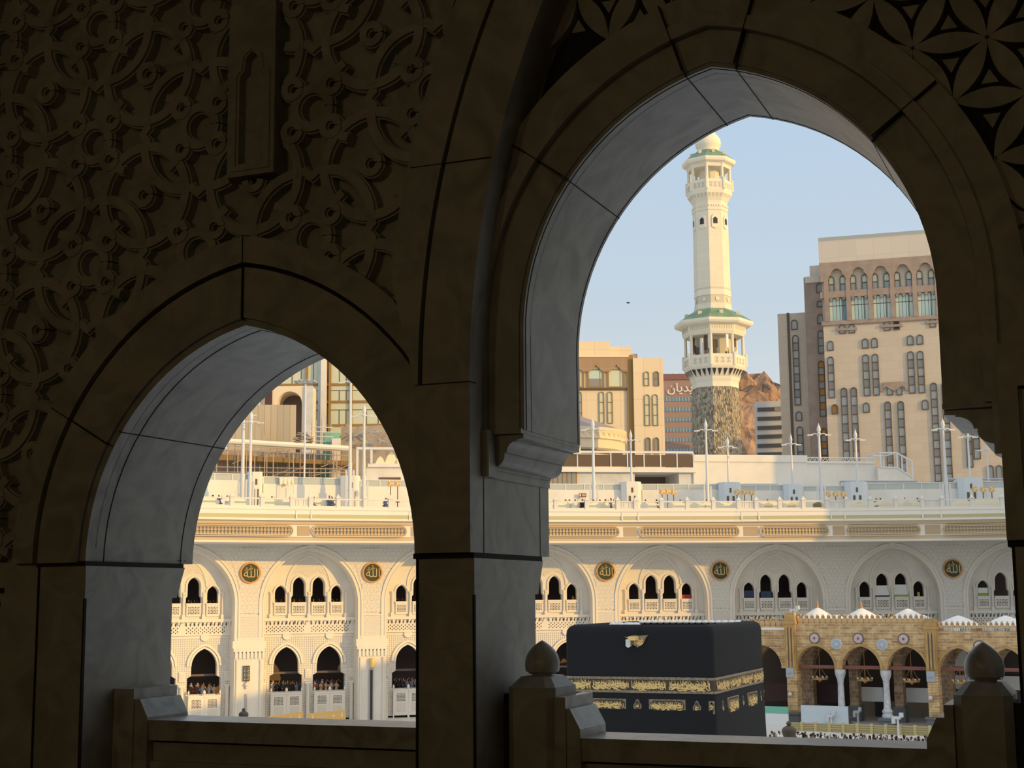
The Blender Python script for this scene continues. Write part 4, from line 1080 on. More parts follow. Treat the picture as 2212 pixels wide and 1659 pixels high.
# what stands inside and in front of the arcade
def slab(frm, x0, x1, y, z0, z1, name, mt, label, cat, th=.15, group=None):
    t = tag(MB().box(-(x1-x0)/2, (x1-x0)/2, 0, th, 0, z1-z0).build(name, mt), label, cat, group); t.matrix_world = frm.M @ Matrix.Translation(((x0+x1)/2, y, z0)); return t
def px_slab(p0, p1, d, *a, **k):
    x0, x1, z0, z1 = fa.box(*A8(*p0), *A8(*p1), d); return slab(fa, x0, x1, d, z0, z1, *a, **k)
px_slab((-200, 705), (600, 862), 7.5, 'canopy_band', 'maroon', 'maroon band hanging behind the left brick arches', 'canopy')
px_slab((730, 738), (990, 862), 7.2, 'canopy_band', 'interior_white', 'white fascia band seen through the middle brick arch', 'canopy')
px_slab((1090, 745), (1420, 870), 7.2, 'canopy_band', 'interior_white', 'white fascia band seen through the third brick arch', 'canopy')
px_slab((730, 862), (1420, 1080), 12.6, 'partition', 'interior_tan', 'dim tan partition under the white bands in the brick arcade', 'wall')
for a, b_, c, d, lab in ((925, 865, 1010, 1060, 'dark doorway left of centre in the dim tan partition'), (1130, 950, 1200, 1080, 'dark low doorway in the dim tan partition'), (1275, 945, 1330, 1075, 'grey doorway at the right of the dim tan partition')):
    px_slab((a, b_), (c, d), 12.4, 'doorway', 'pane_dark' if a < 1200 else 'interior_tan', lab, 'door')
px_slab((1500, 420), (1720, 560), 12, 'curtain', 'interior_white', 'pale hanging sheet behind the arch beside the right post', 'curtain')
px_slab((1600, 640), (2230, 760), 12, 'canopy_band', 'interior_white', 'pale fascia band seen behind the right post', 'canopy')
px_slab((283, 900), (690, 1120), -2.0, 'hoarding', 'hoard_blue', 'pale blue hoarding in front of the brick arcade', 'hoarding')
# striped hoarding
x0, x1, z0, z1 = fa.box(*A8(-400, 900), *A8(172, 1160), -2.6); h = z1-z0
t = thing('hoarding', 'white hoarding with green bands beside the black shrine', 'hoarding', M=fa.M @ Matrix.Translation(((x0+x1)/2, -2.6, z0))); w_ = x1-x0
MB().box(-w_/2, w_/2, 0, .15, h*.24, h*.77).box(-w_/2, w_/2, 0, .15, -z0, 0).build('panel', 'hoard_white', t)
for a, b_ in ((0, .24), (.77, 1)): MB().box(-w_/2, w_/2, -.02, .17, h*a, h*b_).build('green_band', 'hoard_green', t)
# tan barrier
x0, x1, z0, z1 = fa.box(*A8(175, 1045), *A8(1398, 1200), -9); 
za = fa.p(*A8(230, 1045), -9)[1]; zb_ = fa.p(*A8(1390, 1080), -9)[1]
t = thing('barrier', 'long tan panelled barrier in front of the brick arcade', 'barrier', M=fa.M @ Matrix.Translation((0, -9, 0)))
m = MB(); m.prism([(x0, 0), (x0, za), (x1, zb_), (x1, 0)], 0, .2); m.build('panel', 'hoard_tan', t)
for i in range(11):
    x = x0+(x1-x0)*i/10; zz = za+(zb_-za)*i/10; MB().box(x-.16, x+.16, -.1, .1, 0, zz+.12).build('upright', 'hoard_tan_light', t)
m = MB()
for q in (.97, .72, .48): m.hexa([(x0, -.06, za*q-.08), (x1, -.06, zb_*q-.08), (x1, 0, zb_*q-.08), (x0, 0, za*q-.08), (x0, -.06, za*q), (x1, -.06, zb_*q), (x1, 0, zb_*q), (x0, 0, za*q)])
m.build('rails', 'hoard_tan_light', t)
# camera masts
def mast(cx, cy, cb, d, label, k=1):
    x, z = fa.p(*A8(cx, cy), d); zb = 0 if cb is None else fa.p(*A8(cx, cb), d)[1]
    l = thing('camera_mast', label, 'camera', M=fa.M @ Matrix.Translation((x, d, zb)), group='camera masts round the brick arcade'); h = z-zb
    MB().tube([(0, 0, 0), (0, 0, h)], .12, 8).build('pole', 'metal_white', l)
    m = MB(); m.box(-.55*k, .3*k, -.2, .2, h-.3, h-.02); m.box(-.6*k, -.25*k, -.22, .22, h-.75, h-.2); m.box(.2*k, .55*k, -.22, .22, h-.1, h+.35); m.build('camera_housing', 'metal_white', l)
mast(1118, 990, None, -9.6, 'white camera mast above the tan barrier'); mast(225, 60, 150, .3, 'white cameras on top of the left brick pier', 1.0)
mast(180, 95, 165, .2, 'small white camera at the left edge of the left brick pier top', .5)
mast(770, 940, None, 2.5, 'white camera mast under the middle brick arch', .8); mast(540, 975, None, -2.4, 'white cameras in front of the pale blue hoarding', .8)
# dark bulb finials standing beyond the two balustrades
for px, py, lab, s_ in ((526, 1552, 'small dark bulb finial beyond the left balustrade', .40), (1705, 1592, 'dark bulb finial beyond the right balustrade, left of the barrier', .60)):
    p = at(px, py, 30); l = tag(MB().lathe([(.10, -p.z), (.06, -.9)]+[(r*s_, z*s_) for r, z in ((.14, -.9), (.10, -.32), (.07, -.24), (.12, -.14), (.21, .03), (.26, .17), (.255, .25), (.19, .33), (.08, .385), (.055, .41), (.10, .44), (.09, .48), (.01, .55))], 16).build('pole_finial', 'bronze_brown', smooth=40), lab, 'finial'); l.location = p
# hanging sign banners under the far gallery's lower arches
for a, b_, c, d, e_, f_, lab in ((572, 1546, 655, 1553, 1537, 8, 'orange sign banner hanging low on the far gallery, left one'), (665, 1538, 747, 1553, 1533, 8, 'orange sign banner hanging low on the far gallery, right one')):
    k = 2; p0 = None
    fb = Fr(660, 1540, 168, 20); x0, za_ = fb.p(a, b_+3); x1, zb2 = fb.p(c, e_)
    t = thing('sign_banner', lab, 'sign', M=fb.M @ Matrix.Translation(((x0+x1)/2, 0, 0)), group='orange sign banners'); w_ = (x1-x0)/2
    MB().hexa([(-w_, 0, za_-1.2), (w_, 0, zb2-1.2), (w_, .1, zb2-1.2), (-w_, .1, za_-1.2), (-w_, 0, za_), (w_, 0, zb2), (w_, .1, zb2), (-w_, .1, za_)]).build('board', 'banner', t)
    m = MB(); zm = lambda u: za_-.55+(zb2-za_)*(u+w_)/(2*w_)
    for u in (-w_*.75, w_*.8): m.prism([(u-.14, zm(u)), (u, zm(u)-.35), (u+.14, zm(u)), (u+.05, zm(u)), (u+.05, zm(u)+.3), (u-.05, zm(u)+.3), (u-.05, zm(u))], -.03, .02)
    for u in (w_*.35,): m.prism([(u-.2, zm(u)-.1), (u, zm(u)+.2), (u+.2, zm(u)-.1)], -.03, .02)
    text_into(m, '\uFEE2\uFEF3\uFEAE\uFEA4\uFEDF\uFE8D', .42, lambda u, v: (u-.5, -.03, zm(u-.5)+v+.12)); text_into(m, '\uFE94\uFEB3\uFE8E\uFEDF\uFE8D', .26, lambda u, v: (u-.5, -.03, zm(u-.5)+v-.28))
    m.build('lettering', 'sign_white', t)
# fixtures on the two left piers of the far gallery
def on_pier(k, x, z, dy=-.45): return Matrix.Translation(GI) @ pierM(k) @ Matrix.Translation((x, dy, z))
pz = lambda cy: 14.4+(568.8-cy)/69.7
t = thing('lattice_sign', 'dark framed lattice panel on the pier below the left medallion', 'sign', M=on_pier(2, -.3, pz(1165)))
MB().box(-.40, .40, 0, .12, -.9, .9).build('frame', 'gold_dull', t); m = MB().box(-.35, .35, -.03, .1, -.83, .83); m.build('panel', 'pane_dark', t)
m = MB(); lat(m, -.3, .3, -.75, .75, -.04, 4, .5); m.build('tracery', 'hoard_white', t)
t = thing('wall_lamp', 'white globe lamp under the dark lattice panel on the left pier', 'lamp', M=on_pier(2, -.3, pz(1255)))
MB().ball((0, 0, 0), .25, 10).ball((0, 0, -.35), .14, 8).build('globe', 'metal_white', t, 60); MB().tube([(0, .22, .3), (0, 0, .2)], .08).build('bracket', 'medallion_rim', t)
t = tag(MB().box(-.12, .12, 0, .1, -1.15, 1.15).build('light_strip', 'metal_grey'), 'grey vertical strip low on the left pier of the far gallery', 'light'); t.matrix_world = on_pier(2, -.3, pz(1410), -.36)
t = thing('wall_lamp', 'gold cylinder lamp on the second pier through the left arch', 'lamp', M=on_pier(3, .0, pz(1105)))
MB().lathe([(.15, -.6), (.28, -.5), (.28, .5), (.15, .62)], 12, 0, -.2).build('shade', 'gold', t, 40); MB().box(-.1, .1, -.2, .1, -.1, .1).build('bracket', 'gold_dull', t)
t = thing('slit_sign', 'tall dark slit panel on the second pier through the left arch', 'sign', M=on_pier(3, -.1, pz(1380)))
MB().box(-.26, .26, 0, .1, -3.2, 3.2).build('frame', 'metal_grey', t); m = MB().box(-.15, .15, -.03, .1, -3.1, 3.1); m.build('panel', 'pane_dark', t)

# ================================================================== minaret
fm = Fr(1547, 900, 225, 0)
mt = thing('minaret', 'tall cream minaret with two green-roofed galleries and a stone rubble base', 'minaret', M=fm.M)
zz = lambda c: fm.p(1547, 260+c/2.858)[1]
S = 225/F/2.858      # metres per crop pixel
PH = R(-14-90+22.5-22.5); OC = PI/4
MM = ['minaret_stone', 'minaret_trim', 'roof_green', 'minaret_trim_dark', 'pane_dark', 'rubble_stone']
def octl(mb, prof, ph=PH): return mb.lathe(prof, 8, 0, 0, ph)
oct_r = lambda halfpx: halfpx*S/.97
def vtx(r, i, ph=PH): a = ph+OC*i; return r*math.cos(a), r*math.sin(a)
m = MB().use(5); octl(m, [(oct_r(150), 0), (oct_r(146), zz(1640)-3), (oct_r(140), zz(1640)-.5)]); m.build('rubble_base', MM, mt)
m = MB().use(1); octl(m, [(oct_r(140), zz(1660)), (oct_r(140), zz(1630)), (oct_r(148), zz(1612)), (oct_r(150), zz(1600)), (oct_r(186), zz(1545)), (oct_r(190), zz(1535))])
m.use(4)
for i in range(8):
    a0 = Vector((*vtx(oct_r(152), i), 0)); b0 = Vector((*vtx(oct_r(152), i+1), 0)); a1 = Vector((*vtx(oct_r(180), i), 0)); b1 = Vector((*vtx(oct_r(180), i+1), 0)); zl, zh = zz(1598), zz(1555)
    for q in range(4):
        u = (q+.5)/4; out_ = 1.012
        t0 = a1.lerp(b1, u-.09)*out_; t1 = a1.lerp(b1, u+.09)*out_; bt_ = a0.lerp(b0, u)*1.04
        m.add([(t0.x, t0.y, zh), (t1.x, t1.y, zh), (bt_.x, bt_.y, zl)], [(0, 1, 2)])
m.build('lower_corbel', MM, mt)
def balcony(name, r, z0, z1, rows):
    m = MB().use(1); octl(m, [(r, z0), (r, z1), (r*.94, z1), (r*.94, z0+.1)])
    for i in range(8):
        x, y = vtx(r, i); m.lathe([(.22, 0), (.22, z1-z0+.25), (.05, z1-z0+.4)], 6, x, y, z0=z0)
    m.use(3)
    for i in range(8):
        a = Vector((*vtx(r, i), 0)); b_ = Vector((*vtx(r, i+1), 0)); nrm = ((a+b_)/2).normalized()
        for q in range(3):
            for dx, dz in ((-.07, .28), (-.07, .62), (.07, .28), (.07, .62), (0, .45)):
                c = a.lerp(b_, .25+.25*q+dx*.6)+nrm*.03; zc_ = z0+(z1-z0)*dz; tdir = (b_-a).normalized()*.13; h_ = (z1-z0)*.10
                m.add([(c.x-tdir.x, c.y-tdir.y, zc_-h_), (c.x+tdir.x, c.y+tdir.y, zc_-h_), (c.x+tdir.x, c.y+tdir.y, zc_+h_), (c.x-tdir.x, c.y-tdir.y, zc_+h_)], [(0, 1, 2, 3)])
    return m.build(name, MM, mt)
balcony('lower_balcony', oct_r(188), zz(1535), zz(1468), 0)
m = MB().use(1); octl(m, [(oct_r(186), zz(1536)), (oct_r(186), zz(1530))]); m.use(3); octl(m, [(oct_r(105), zz(1530)), (oct_r(105), zz(1330))]); m.build('lower_core', MM, mt)
def columns(r, z0, z1, name):
    for i in range(8):
        for k in (0,):
            x, y = vtx(r, i); m = MB().use(1); m.lathe([(.34, 0), (.26, .3), (.24, z1-z0-.7), (.30, z1-z0-.6), (.42, z1-z0-.05), (.42, z1-z0)], 10, x, y, z0=z0); m.build(name, MM, mt, smooth=40)
columns(oct_r(172), zz(1490), zz(1318), 'lower_column')
rn = random.Random(8)
for i in range(30):
    a = rn.uniform(0, 2*PI); r = rn.uniform(oct_r(120), oct_r(165)); z = rn.uniform(zz(1500), zz(1420)); h = rn.choice((1.2, 2.6, 3.4)); h = min(h, zz(1340)-z)
    m = MB().box(-.2, .2, -.13, .13, 0, h).tube([(0, 0, 0), (0, 0, zz(1530)-z)], .06, 5)
    m.build('antenna_panel', rn.choice(('metal_white', 'hoard_white', 'metal_grey', 'frame_brown')), mt, M=Matrix.Translation((r*math.cos(a), r*math.sin(a), z)) @ Matrix.Rotation(a+PI/2, 4, 'Z'))
m = MB().use(1); octl(m, [(oct_r(182), zz(1345)), (oct_r(192), zz(1325)), (oct_r(192), zz(1285))]); m.use(3)
for i in range(8):
    a = Vector((*vtx(oct_r(193), i), 0)); b_ = Vector((*vtx(oct_r(193), i+1), 0))
    for q in range(9): c = a.lerp(b_, .1+q*.1); d = (b_-a).normalized()*.07; m.add([(c.x-d.x, c.y-d.y, zz(1318)), (c.x+d.x, c.y+d.y, zz(1318)), (c.x+d.x, c.y+d.y, zz(1290)), (c.x-d.x, c.y-d.y, zz(1290))], [(0, 1, 2, 3)])
m.use(1); octl(m, [(oct_r(192), zz(1290)), (oct_r(228), zz(1283)), (oct_r(238), zz(1272)), (oct_r(238), zz(1255))]); m.build('lower_eaves', MM, mt)
m = MB().use(2); octl(m, [(oct_r(238), zz(1255)), (oct_r(190), zz(1222)), (oct_r(116), zz(1180)), (oct_r(112), zz(1178))])
m.use(3)
for i in range(8):
    a = PH+OC*(i+.5); r = oct_r(165); m.box(r*math.cos(a)-.3, r*math.cos(a)+.3, r*math.sin(a)-.3, r*math.sin(a)+.3, zz(1225), zz(1203))
m.build('lower_roof', MM, mt)
m = MB().use(0); octl(m, [(oct_r(115), zz(1186)), (oct_r(115), zz(1165)), (oct_r(112), zz(1160)), (oct_r(112), zz(1145))]); m.use(3); octl(m, [(oct_r(109), zz(1146)), (oct_r(109), zz(1095))])
m.use(1); octl(m, [(oct_r(112), zz(1096)), (oct_r(112), zz(1085)), (oct_r(110), zz(1060))]); m.use(3); octl(m, [(oct_r(110), zz(1061)), (oct_r(110), zz(1048))])
m.use(0); octl(m, [(oct_r(110), zz(1050)), (oct_r(107), zz(570))]); m.use(1); octl(m, [(oct_r(111), zz(575)), (oct_r(111), zz(545)), (oct_r(106), zz(540)), (oct_r(105), zz(500))])
for i in range(8):
    a = PH+OC*(i+.5); c, s_ = math.cos(a), math.sin(a); ap = oct_r(108)*math.cos(OC/2)
    wv = lambda P_: [((ap+d)*c-u*s_, (ap+d)*s_+u*c, z) for u, d, z in P_]
    k = S; cz = zz(645)
    fr = [(-22, -38), (-22, 22), (-13, 40), (0, 47), (13, 40), (22, 22), (22, -38), (0, -48)]
    n0 = len(m.v); m.use(1); F_ = wv([(u*k, .16, cz+v*k) for u, v in fr]); B_ = wv([(u*k, -.05, cz+v*k) for u, v in fr])
    m.add(F_+B_, [tuple(range(8))]+[(j, (j+1) % 8, 8+(j+1) % 8, 8+j) for j in range(8)])
    hl = [(-14, -18), (-14, 14), (0, 26), (14, 14), (14, -18)]
    m.use(4).add(wv([(u*k, .18, cz+v*k) for u, v in hl]), [(0, 1, 2, 3, 4)])
    m.use(1)
    for q in range(5): u = (-32+16*q)*k; m.add(wv([(u-5*k, .2, zz(556)), (u+5*k, .2, zz(556)), (u+5*k, .2, zz(546)), (u, .2, zz(540)), (u-5*k, .2, zz(546))]), [(0, 1, 2, 3, 4)])
    m.use(1); n_ = [(13*k*math.cos(t), .12, zz(1120)+13*k*math.sin(t)) for t in [2*PI*j/10 for j in range(10)]]; m.add(wv(n_), [tuple(range(10))])
m.build('shaft', MM, mt)
m = MB().use(1); octl(m, [(oct_r(105), zz(530)), (oct_r(108), zz(518)), (oct_r(135), zz(478)), (oct_r(140), zz(455))]); m.use(3)
for i in range(8):
    a0 = Vector((*vtx(oct_r(112), i), 0)); b0 = Vector((*vtx(oct_r(112), i+1), 0)); a1 = Vector((*vtx(oct_r(134), i), 0)); b1 = Vector((*vtx(oct_r(134), i+1), 0))
    for q in range(4):
        u = (q+.5)/4; P_ = [a0.lerp(b0, u-.07)*1.02, a0.lerp(b0, u+.07)*1.02, a1.lerp(b1, u+.07)*1.015, a1.lerp(b1, u-.07)*1.015]
        m.add([(P_[0].x, P_[0].y, zz(508)), (P_[1].x, P_[1].y, zz(508)), (P_[2].x, P_[2].y, zz(478)), (P_[3].x, P_[3].y, zz(478))], [(0, 1, 2, 3)])
m.build('upper_corbel', MM, mt)
balcony('upper_balcony', oct_r(139), zz(455), zz(395), 0)
m = MB().use(1); octl(m, [(oct_r(62), zz(456)), (oct_r(60), zz(285))]); octl(m, [(oct_r(136), zz(456)), (oct_r(136), zz(450))]); m.build('upper_core', MM, mt)
columns(oct_r(125), zz(420), zz(285), 'upper_column')
m = MB().use(1); octl(m, [(oct_r(132), zz(315)), (oct_r(136), zz(296)), (oct_r(160), zz(286)), (oct_r(165), zz(275)), (oct_r(165), zz(262))]); m.build('upper_eaves', MM, mt)
m = MB().use(2); octl(m, [(oct_r(165), zz(262)), (oct_r(120), zz(228)), (oct_r(70), zz(195)), (oct_r(66), zz(194))]); m.use(3)
for i in range(8): a = PH+OC*(i+.5); r = oct_r(105); m.box(r*math.cos(a)-.25, r*math.cos(a)+.25, r*math.sin(a)-.25, r*math.sin(a)+.25, zz(230), zz(210))
m.build('upper_roof', MM, mt)
m = MB().use(1); m.lathe([(oct_r(68), zz(198)), (oct_r(66), zz(180)), (oct_r(76), zz(165)), (oct_r(80), zz(145)), (oct_r(74), zz(120)), (oct_r(55), zz(95)), (oct_r(38), zz(70)), (oct_r(46), zz(55)), (oct_r(30), zz(25)), (oct_r(10), zz(-15)), (.1, zz(-40))], 20)
m.lathe([(oct_r(10), zz(-40)), (oct_r(16), zz(-60)), (.1, zz(-90))], 10); m.build('finial_bulb', MM, mt, smooth=40)

# ================================================================== city blocks beyond the terrace
def win(parent, fr, x0, x1, z0, z1, d, arched, panes, frame='frame_brown', pane='pane_grey', alt=None, fw=.14):
    """a window: frame mesh with its glazing as a sub-part"""
    h = (x1-x0)/2; cx = (x0+x1)/2
    def ol(g):
        hh = h-g
        if arched: return [(cx-hh, z0+g)]+[(cx+hh*math.cos(t), z1-h+hh*math.sin(t)) for t in [PI-PI*i/8 for i in range(9)]]+[(cx+hh, z0+g)]
        return [(cx-hh, z0+g), (cx-hh, z1-g), (cx+hh, z1-g), (cx+hh, z0+g)]
    A, B = ol(0), ol(fw); A = A+[A[0]]; B = B+[B[0]]
    m = MB(); m.band(A, B, d-.25, d+.3)
    for i in range(1, panes): z = z0+(z1-z0)*i/panes; m.box(x0+.05, x1-.05, d-.18, d+.1, z-.07, z+.07)
    f = m.build('window', frame, parent)
    m = MB(); mats_ = [pane]+([alt] if alt else [])
    for i in range(panes):
        a, b_ = z0+fw*.6+(z1-z0-fw*1.2)*i/panes, z0+fw*.6+(z1-z0-fw*1.2)*(i+1)/panes; m.use(i % len(mats_))
        if i == panes-1 and arched:
            hh = h-fw*.6; m.prism([(cx-hh, a)]+[(cx+hh*math.cos(t), max(a+.02, z1-h+hh*math.sin(t))) for t in [PI-PI*k/8 for k in range(9)]]+[(cx+hh, a)], d-.05, d+.1)
        else: m.box(cx-h+fw*.6, cx+h-fw*.6, d-.05, d+.1, a, b_)
    m.build('pane', mats_, f)
    return f
# --- the tall pink stone block on the right
f1 = Fr(1774, 600, 290, -16.2)
T8 = lambda cx, cy: (1660+cx/3.19, 480+cy/3.19)
X = lambda cx, cy, d=0: f1.p(*T8(cx, cy), d)[0]
Zc = lambda cx, cy, d=0: f1.p(*T8(cx, cy), d)[1]
t = thing('tower_block', 'tall pinkish stone block with arched window strips and a glazed band at the right', 'building', M=f1.M); tb = t
xl = X(385, 900); ztop = Zc(365, 135); xr = xl+62
MB().box(xl, xr, 0, 30, 0, Zc(380, 690)).build('wall', 'tower_pink', t)
MB().box(xl, xr, .6, 30, Zc(380, 690), Zc(370, 285)).build('band_wall', 'tower_pink', t)
MB().box(xl-.3, xr, -.3, 30, Zc(370, 285), ztop).build('attic', 'tower_pale', t)
MB().box(xl-.3, xr, .2, .5, ztop, ztop+.9).build('roof_rail', 'pane_grey', t)
zb1, zb2, zb3, zb4 = Zc(372, 400), Zc(375, 480), Zc(378, 520), Zc(382, 690)
bw = X(600, 330)-X(450, 345); bx0 = X(375, 400)
zA = Zc(372, 285)
P = [(xl-.3, zA)]; nb = 6
cusps = []
xs_ = xl+.9
P2 = [(xl-.3, zb1-.4)]
for i in range(nb):
    c = xs_+bw*(i+.5); k = bw/2
    P2 += [(c-k*.94, zb1-.5), (c-k*.78, zb1+.1), (c-k*.70, zb1+.6), (c-k*.52, zb1+1.0), (c-k*.46, zb1+1.5), (c-k*.25, zb1+1.95), (c, zb1+2.1), (c+k*.25, zb1+1.95), (c+k*.46, zb1+1.5), (c+k*.52, zb1+1.0), (c+k*.70, zb1+.6), (c+k*.78, zb1+.1), (c+k*.94, zb1-.5)]
P2 += [(xr, zb1-.6), (xr, zA), (xl-.3, zA)]
MB().prism(P2, -.45, .7).build('scalloped_band', 'tower_brown', t)
m = MB().box(xl-.3, xr, -.4, .7, zb3-.2, zb2-.1)
for i in range(nb+1): x = xs_+bw*i; m.box(x-.45, x+.45, -.5, .7, zb4, zb1-.2)
m.box(xl-.3, xr, -.4, .7, zb4-.7, zb4+.1)
for i in range(nb):
    c = xs_+bw*(i+.5); k = bw/2; w_ = k*.48
    for q in (-1, 0, 1): m.prism([(c+q*k*.6-w_*.55, zb3), (c+q*k*.6, zb3-.9), (c+q*k*.6+w_*.55, zb3)], -.3, .5)
m.build('brown_frame', 'tower_brown', t)
for i in range(nb):
    c = xs_+bw*(i+.5); k = bw/2
    for s_ in (-1, 1): win(t, f1, c+s_*k*.52-.58, c+s_*k*.52+.58, zb2-.2, zb1+.7, .5, True, 2, pane='pane_grey', alt='pane_pale')
    f = MB().box(c-k+.45, c+k-.45, .35, .45, zb4+.1, zb3-.3).box(c-k+.45, c+k-.45, .2, .4, zb3-1.9, zb3-1.75).box(c+k*.35, c+k*.42, .2, .4, zb4, zb3).build('glazing_frame', 'frame_brown', t)
    m = MB()
    for q in range(5):
        a = c-k+.45+(2*k-.9)*q/5; m.use(1 if q == 4 and i == 0 else 0).box(a+.04, a+(2*k-.9)/5-.04, .22, .34, zb4+.1, zb3-.3)
    m.build('pane', ['pane_green', 'glass_blue'], f)
def tw(cx, cy0, cy1, panes, w_=42, pane='pane_grey', arched=True):
    xc = X(cx, (cy0+cy1)/2); ww = w_/3.19*290/F/2*1.02; win(t, f1, xc-ww, xc+ww, Zc(cx, cy1), Zc(cx, cy0), 0, arched, panes, pane=pane, alt='pane_dim' if panes > 2 else None)
for cx, a, b_ in ((510, 705, 768), (575, 702, 765), (818, 683, 748), (1133, 662, 725), (427, 818, 885), (667, 802, 870), (731, 797, 865), (977, 780, 848), (1044, 775, 843), (675, 1243, 1312), (1080, 1223, 1292)): tw(cx, a, b_, 1)
tw(882, 678, 742, 1, pane='pane_dark'); tw(458, 1255, 1322, 1, pane='pane_amber')
for cx, a, b_, n_ in ((433, 926, 1212, 5), (675, 911, 1198, 5), (740, 907, 1194, 5), (985, 890, 1180, 5), (1052, 887, 1178, 5), (530, 1140, 1640, 8), (598, 1137, 1640, 8), (832, 1235, 1720, 8), (922, 1232, 1720, 8), (1155, 1105, 1790, 12), (1232, 1103, 1790, 12)): tw(cx, a, b_, n_)
for px, a, b_, n_, w_ in ((2108, 925, 992, 3, 13), (2139, 1005, 1045, 1, 12), (2158, 1005, 1045, 1, 12), (2092, 925, 1010, 3, 12)):
    xc, z1 = f1.p(px, a); z0 = f1.p(px, b_)[1]; win(t, f1, xc-w_*.047, xc+w_*.047, z0, z1, 0, n_ == 1, n_, alt='pane_dim' if n_ > 1 else None)
m = MB(); x0, x1 = X(790, 1150), X(943, 1150); zl, zh = Zc(865, 1165), Zc(865, 1102)
m.prism([(x0, zl), (x0, zh), (x1, zh), (x1, zl), ((x0+x1)/2+2.6, zl), ((x0+x1)/2+1.6, zl+1), ((x0+x1)/2, zl), ((x0+x1)/2-1.6, zl+1), ((x0+x1)/2-2.6, zl)], -.3, .2); m.build('brown_hood', 'tower_brown', t)
for cx in (836, 903): tw(cx, 1135, 1192, 1, 38)
for a, b_, cy in ((470, 610, 738), (772, 925, 715), (1085, 1170, 690), (620, 760, 690), (930, 1080, 672)):
    z = Zc((a+b_)/2, cy); MB().box(X(a, cy), X(b_, cy), -.3, .1, z-.25, z+.25).build('ledge', 'tower_brown', t)
# set-back wings on its left
d1 = 9
MB().box(X(262, 900, d1), xl+1, d1, 34, 0, Zc(300, 378, d1)).build('brown_wing', 'tower_brown', t)
MB().box(X(282, 300, d1+4), xl+1, d1+4, 34, 0, Zc(300, 300, d1+4)).build('pale_wing_top', 'tower_pale', t)
MB().box(X(252, 400, d1), xl-1, d1-.3, d1+2, Zc(300, 418, d1), Zc(300, 375, d1)).build('wing_cap', 'tower_pale', t)
for a, b_, n_ in ((420, 485, 1), (540, 585, 1), (635, 700, 1), (745, 905, 3), (955, 1340, 8), (1420, 1700, 6)):
    xc = X(352+ (a-400)*.036, (a+b_)/2, d1); win(t, f1, xc-.75, xc+.55, Zc(360, b_, d1), Zc(360, a, d1), d1, True, n_, pane='pane_dim', alt='pane_amber' if n_ > 4 else None)
d2 = 16
t2x0, t2x1 = X(75, 1000, d2), X(262, 1000, d2)
MB().box(t2x0, t2x1+1, d2, 34, 0, Zc(190, 625, d2)).build('pale_wing', 'tower_pink', t)
xj = X(148, 1000, d2); MB().box(xj-.25, xj+.25, d2-.2, d2+.2, 0, Zc(130, 625, d2)).build('wing_joint', 'frame_brown', t)  # dark brown strip along the joint of the wing faces
for a, b_, n_ in ((672, 740, 1), (778, 1262, 9), (1305, 1370, 1), (1410, 1700, 5)):
    xc = X(176+(a-670)*.037, (a+b_)/2, d2); cyx = (a+b_)/2; xc = X(165+(cyx-700)*.05+12, cyx, d2); win(t, f1, xc-.66, xc+.66, Zc(190, b_, d2), Zc(190, a, d2), d2, True, n_, alt='pane_dim' if n_ > 2 else None)
# --- lit yellow stone block left of the minaret
f2 = Fr(1340, 850, 300, 3)
T6 = lambda cx, cy: (1230+cx/4.706, 700+cy/4.706)
X2 = lambda cx, cy, d=0: f2.p(*T6(cx, cy), d)[0]
Z2 = lambda cy, cx=500, d=0: f2.p(*T6(cx, cy), d)[1]
t = thing('stone_block', 'sunlit yellow stone block with brown cusped panel, left of the minaret', 'building', M=f2.M)
xe, xr, xx = X2(590, 800), X2(952, 800), X2(-250, 800)
MB().box(xx, xe, 0, 20, 0, Z2(318)).build('wall', 'stone_yellow', t); MB().box(xx, X2(425, 300), 1.5, 20, Z2(330), Z2(160)).build('upper_storey', 'stone_yellow', t)
MB().box(X2(425, 300)-.2, X2(645, 300), 3, 20, Z2(330), Z2(204)).build('upper_storey', 'stone_yellow', t); MB().box(X2(650, 300), X2(745, 300), 8, 20, Z2(365), Z2(238)).build('plant_room', 'slab_grey', t)
MB().box(xe+1.2, xr, -1.2, 18, 0, Z2(356)).build('right_wing', 'stone_yellow', t); MB().box(xx, xe+.4, -.6, .3, Z2(342), Z2(316)).build('parapet_cap', 'stone_yellow_trim', t)
MB().box(xe, xe+1.25, -.5, 18, 0, Z2(320)).build('shaded_return', 'frame_ochre', t)  # return face with its shade put into a darker ochre
zc0 = Z2(488); P = [(xx, Z2(345)), (xe, Z2(345)), (xe, zc0)]
for cx in (475, 268, 60, -150):
    c = X2(cx, 480); P += [(c+u*.45, zc0+v*.42) for u, v in ((3.1, 0), (2.8, .7), (1.9, .9), (1.5, 2.0), (.7, 2.4), (0, 3.6), (-.7, 2.4), (-1.5, 2.0), (-1.9, .9), (-2.8, .7), (-3.1, 0))]
P += [(xx, zc0)]; MB().prism(P, -.5, .1).build('cusped_panel', 'brown_panel', t)
MB().box(xx, xe, -.35, .1, Z2(672), Z2(650)).build('sill_band', 'frame_brown', t)
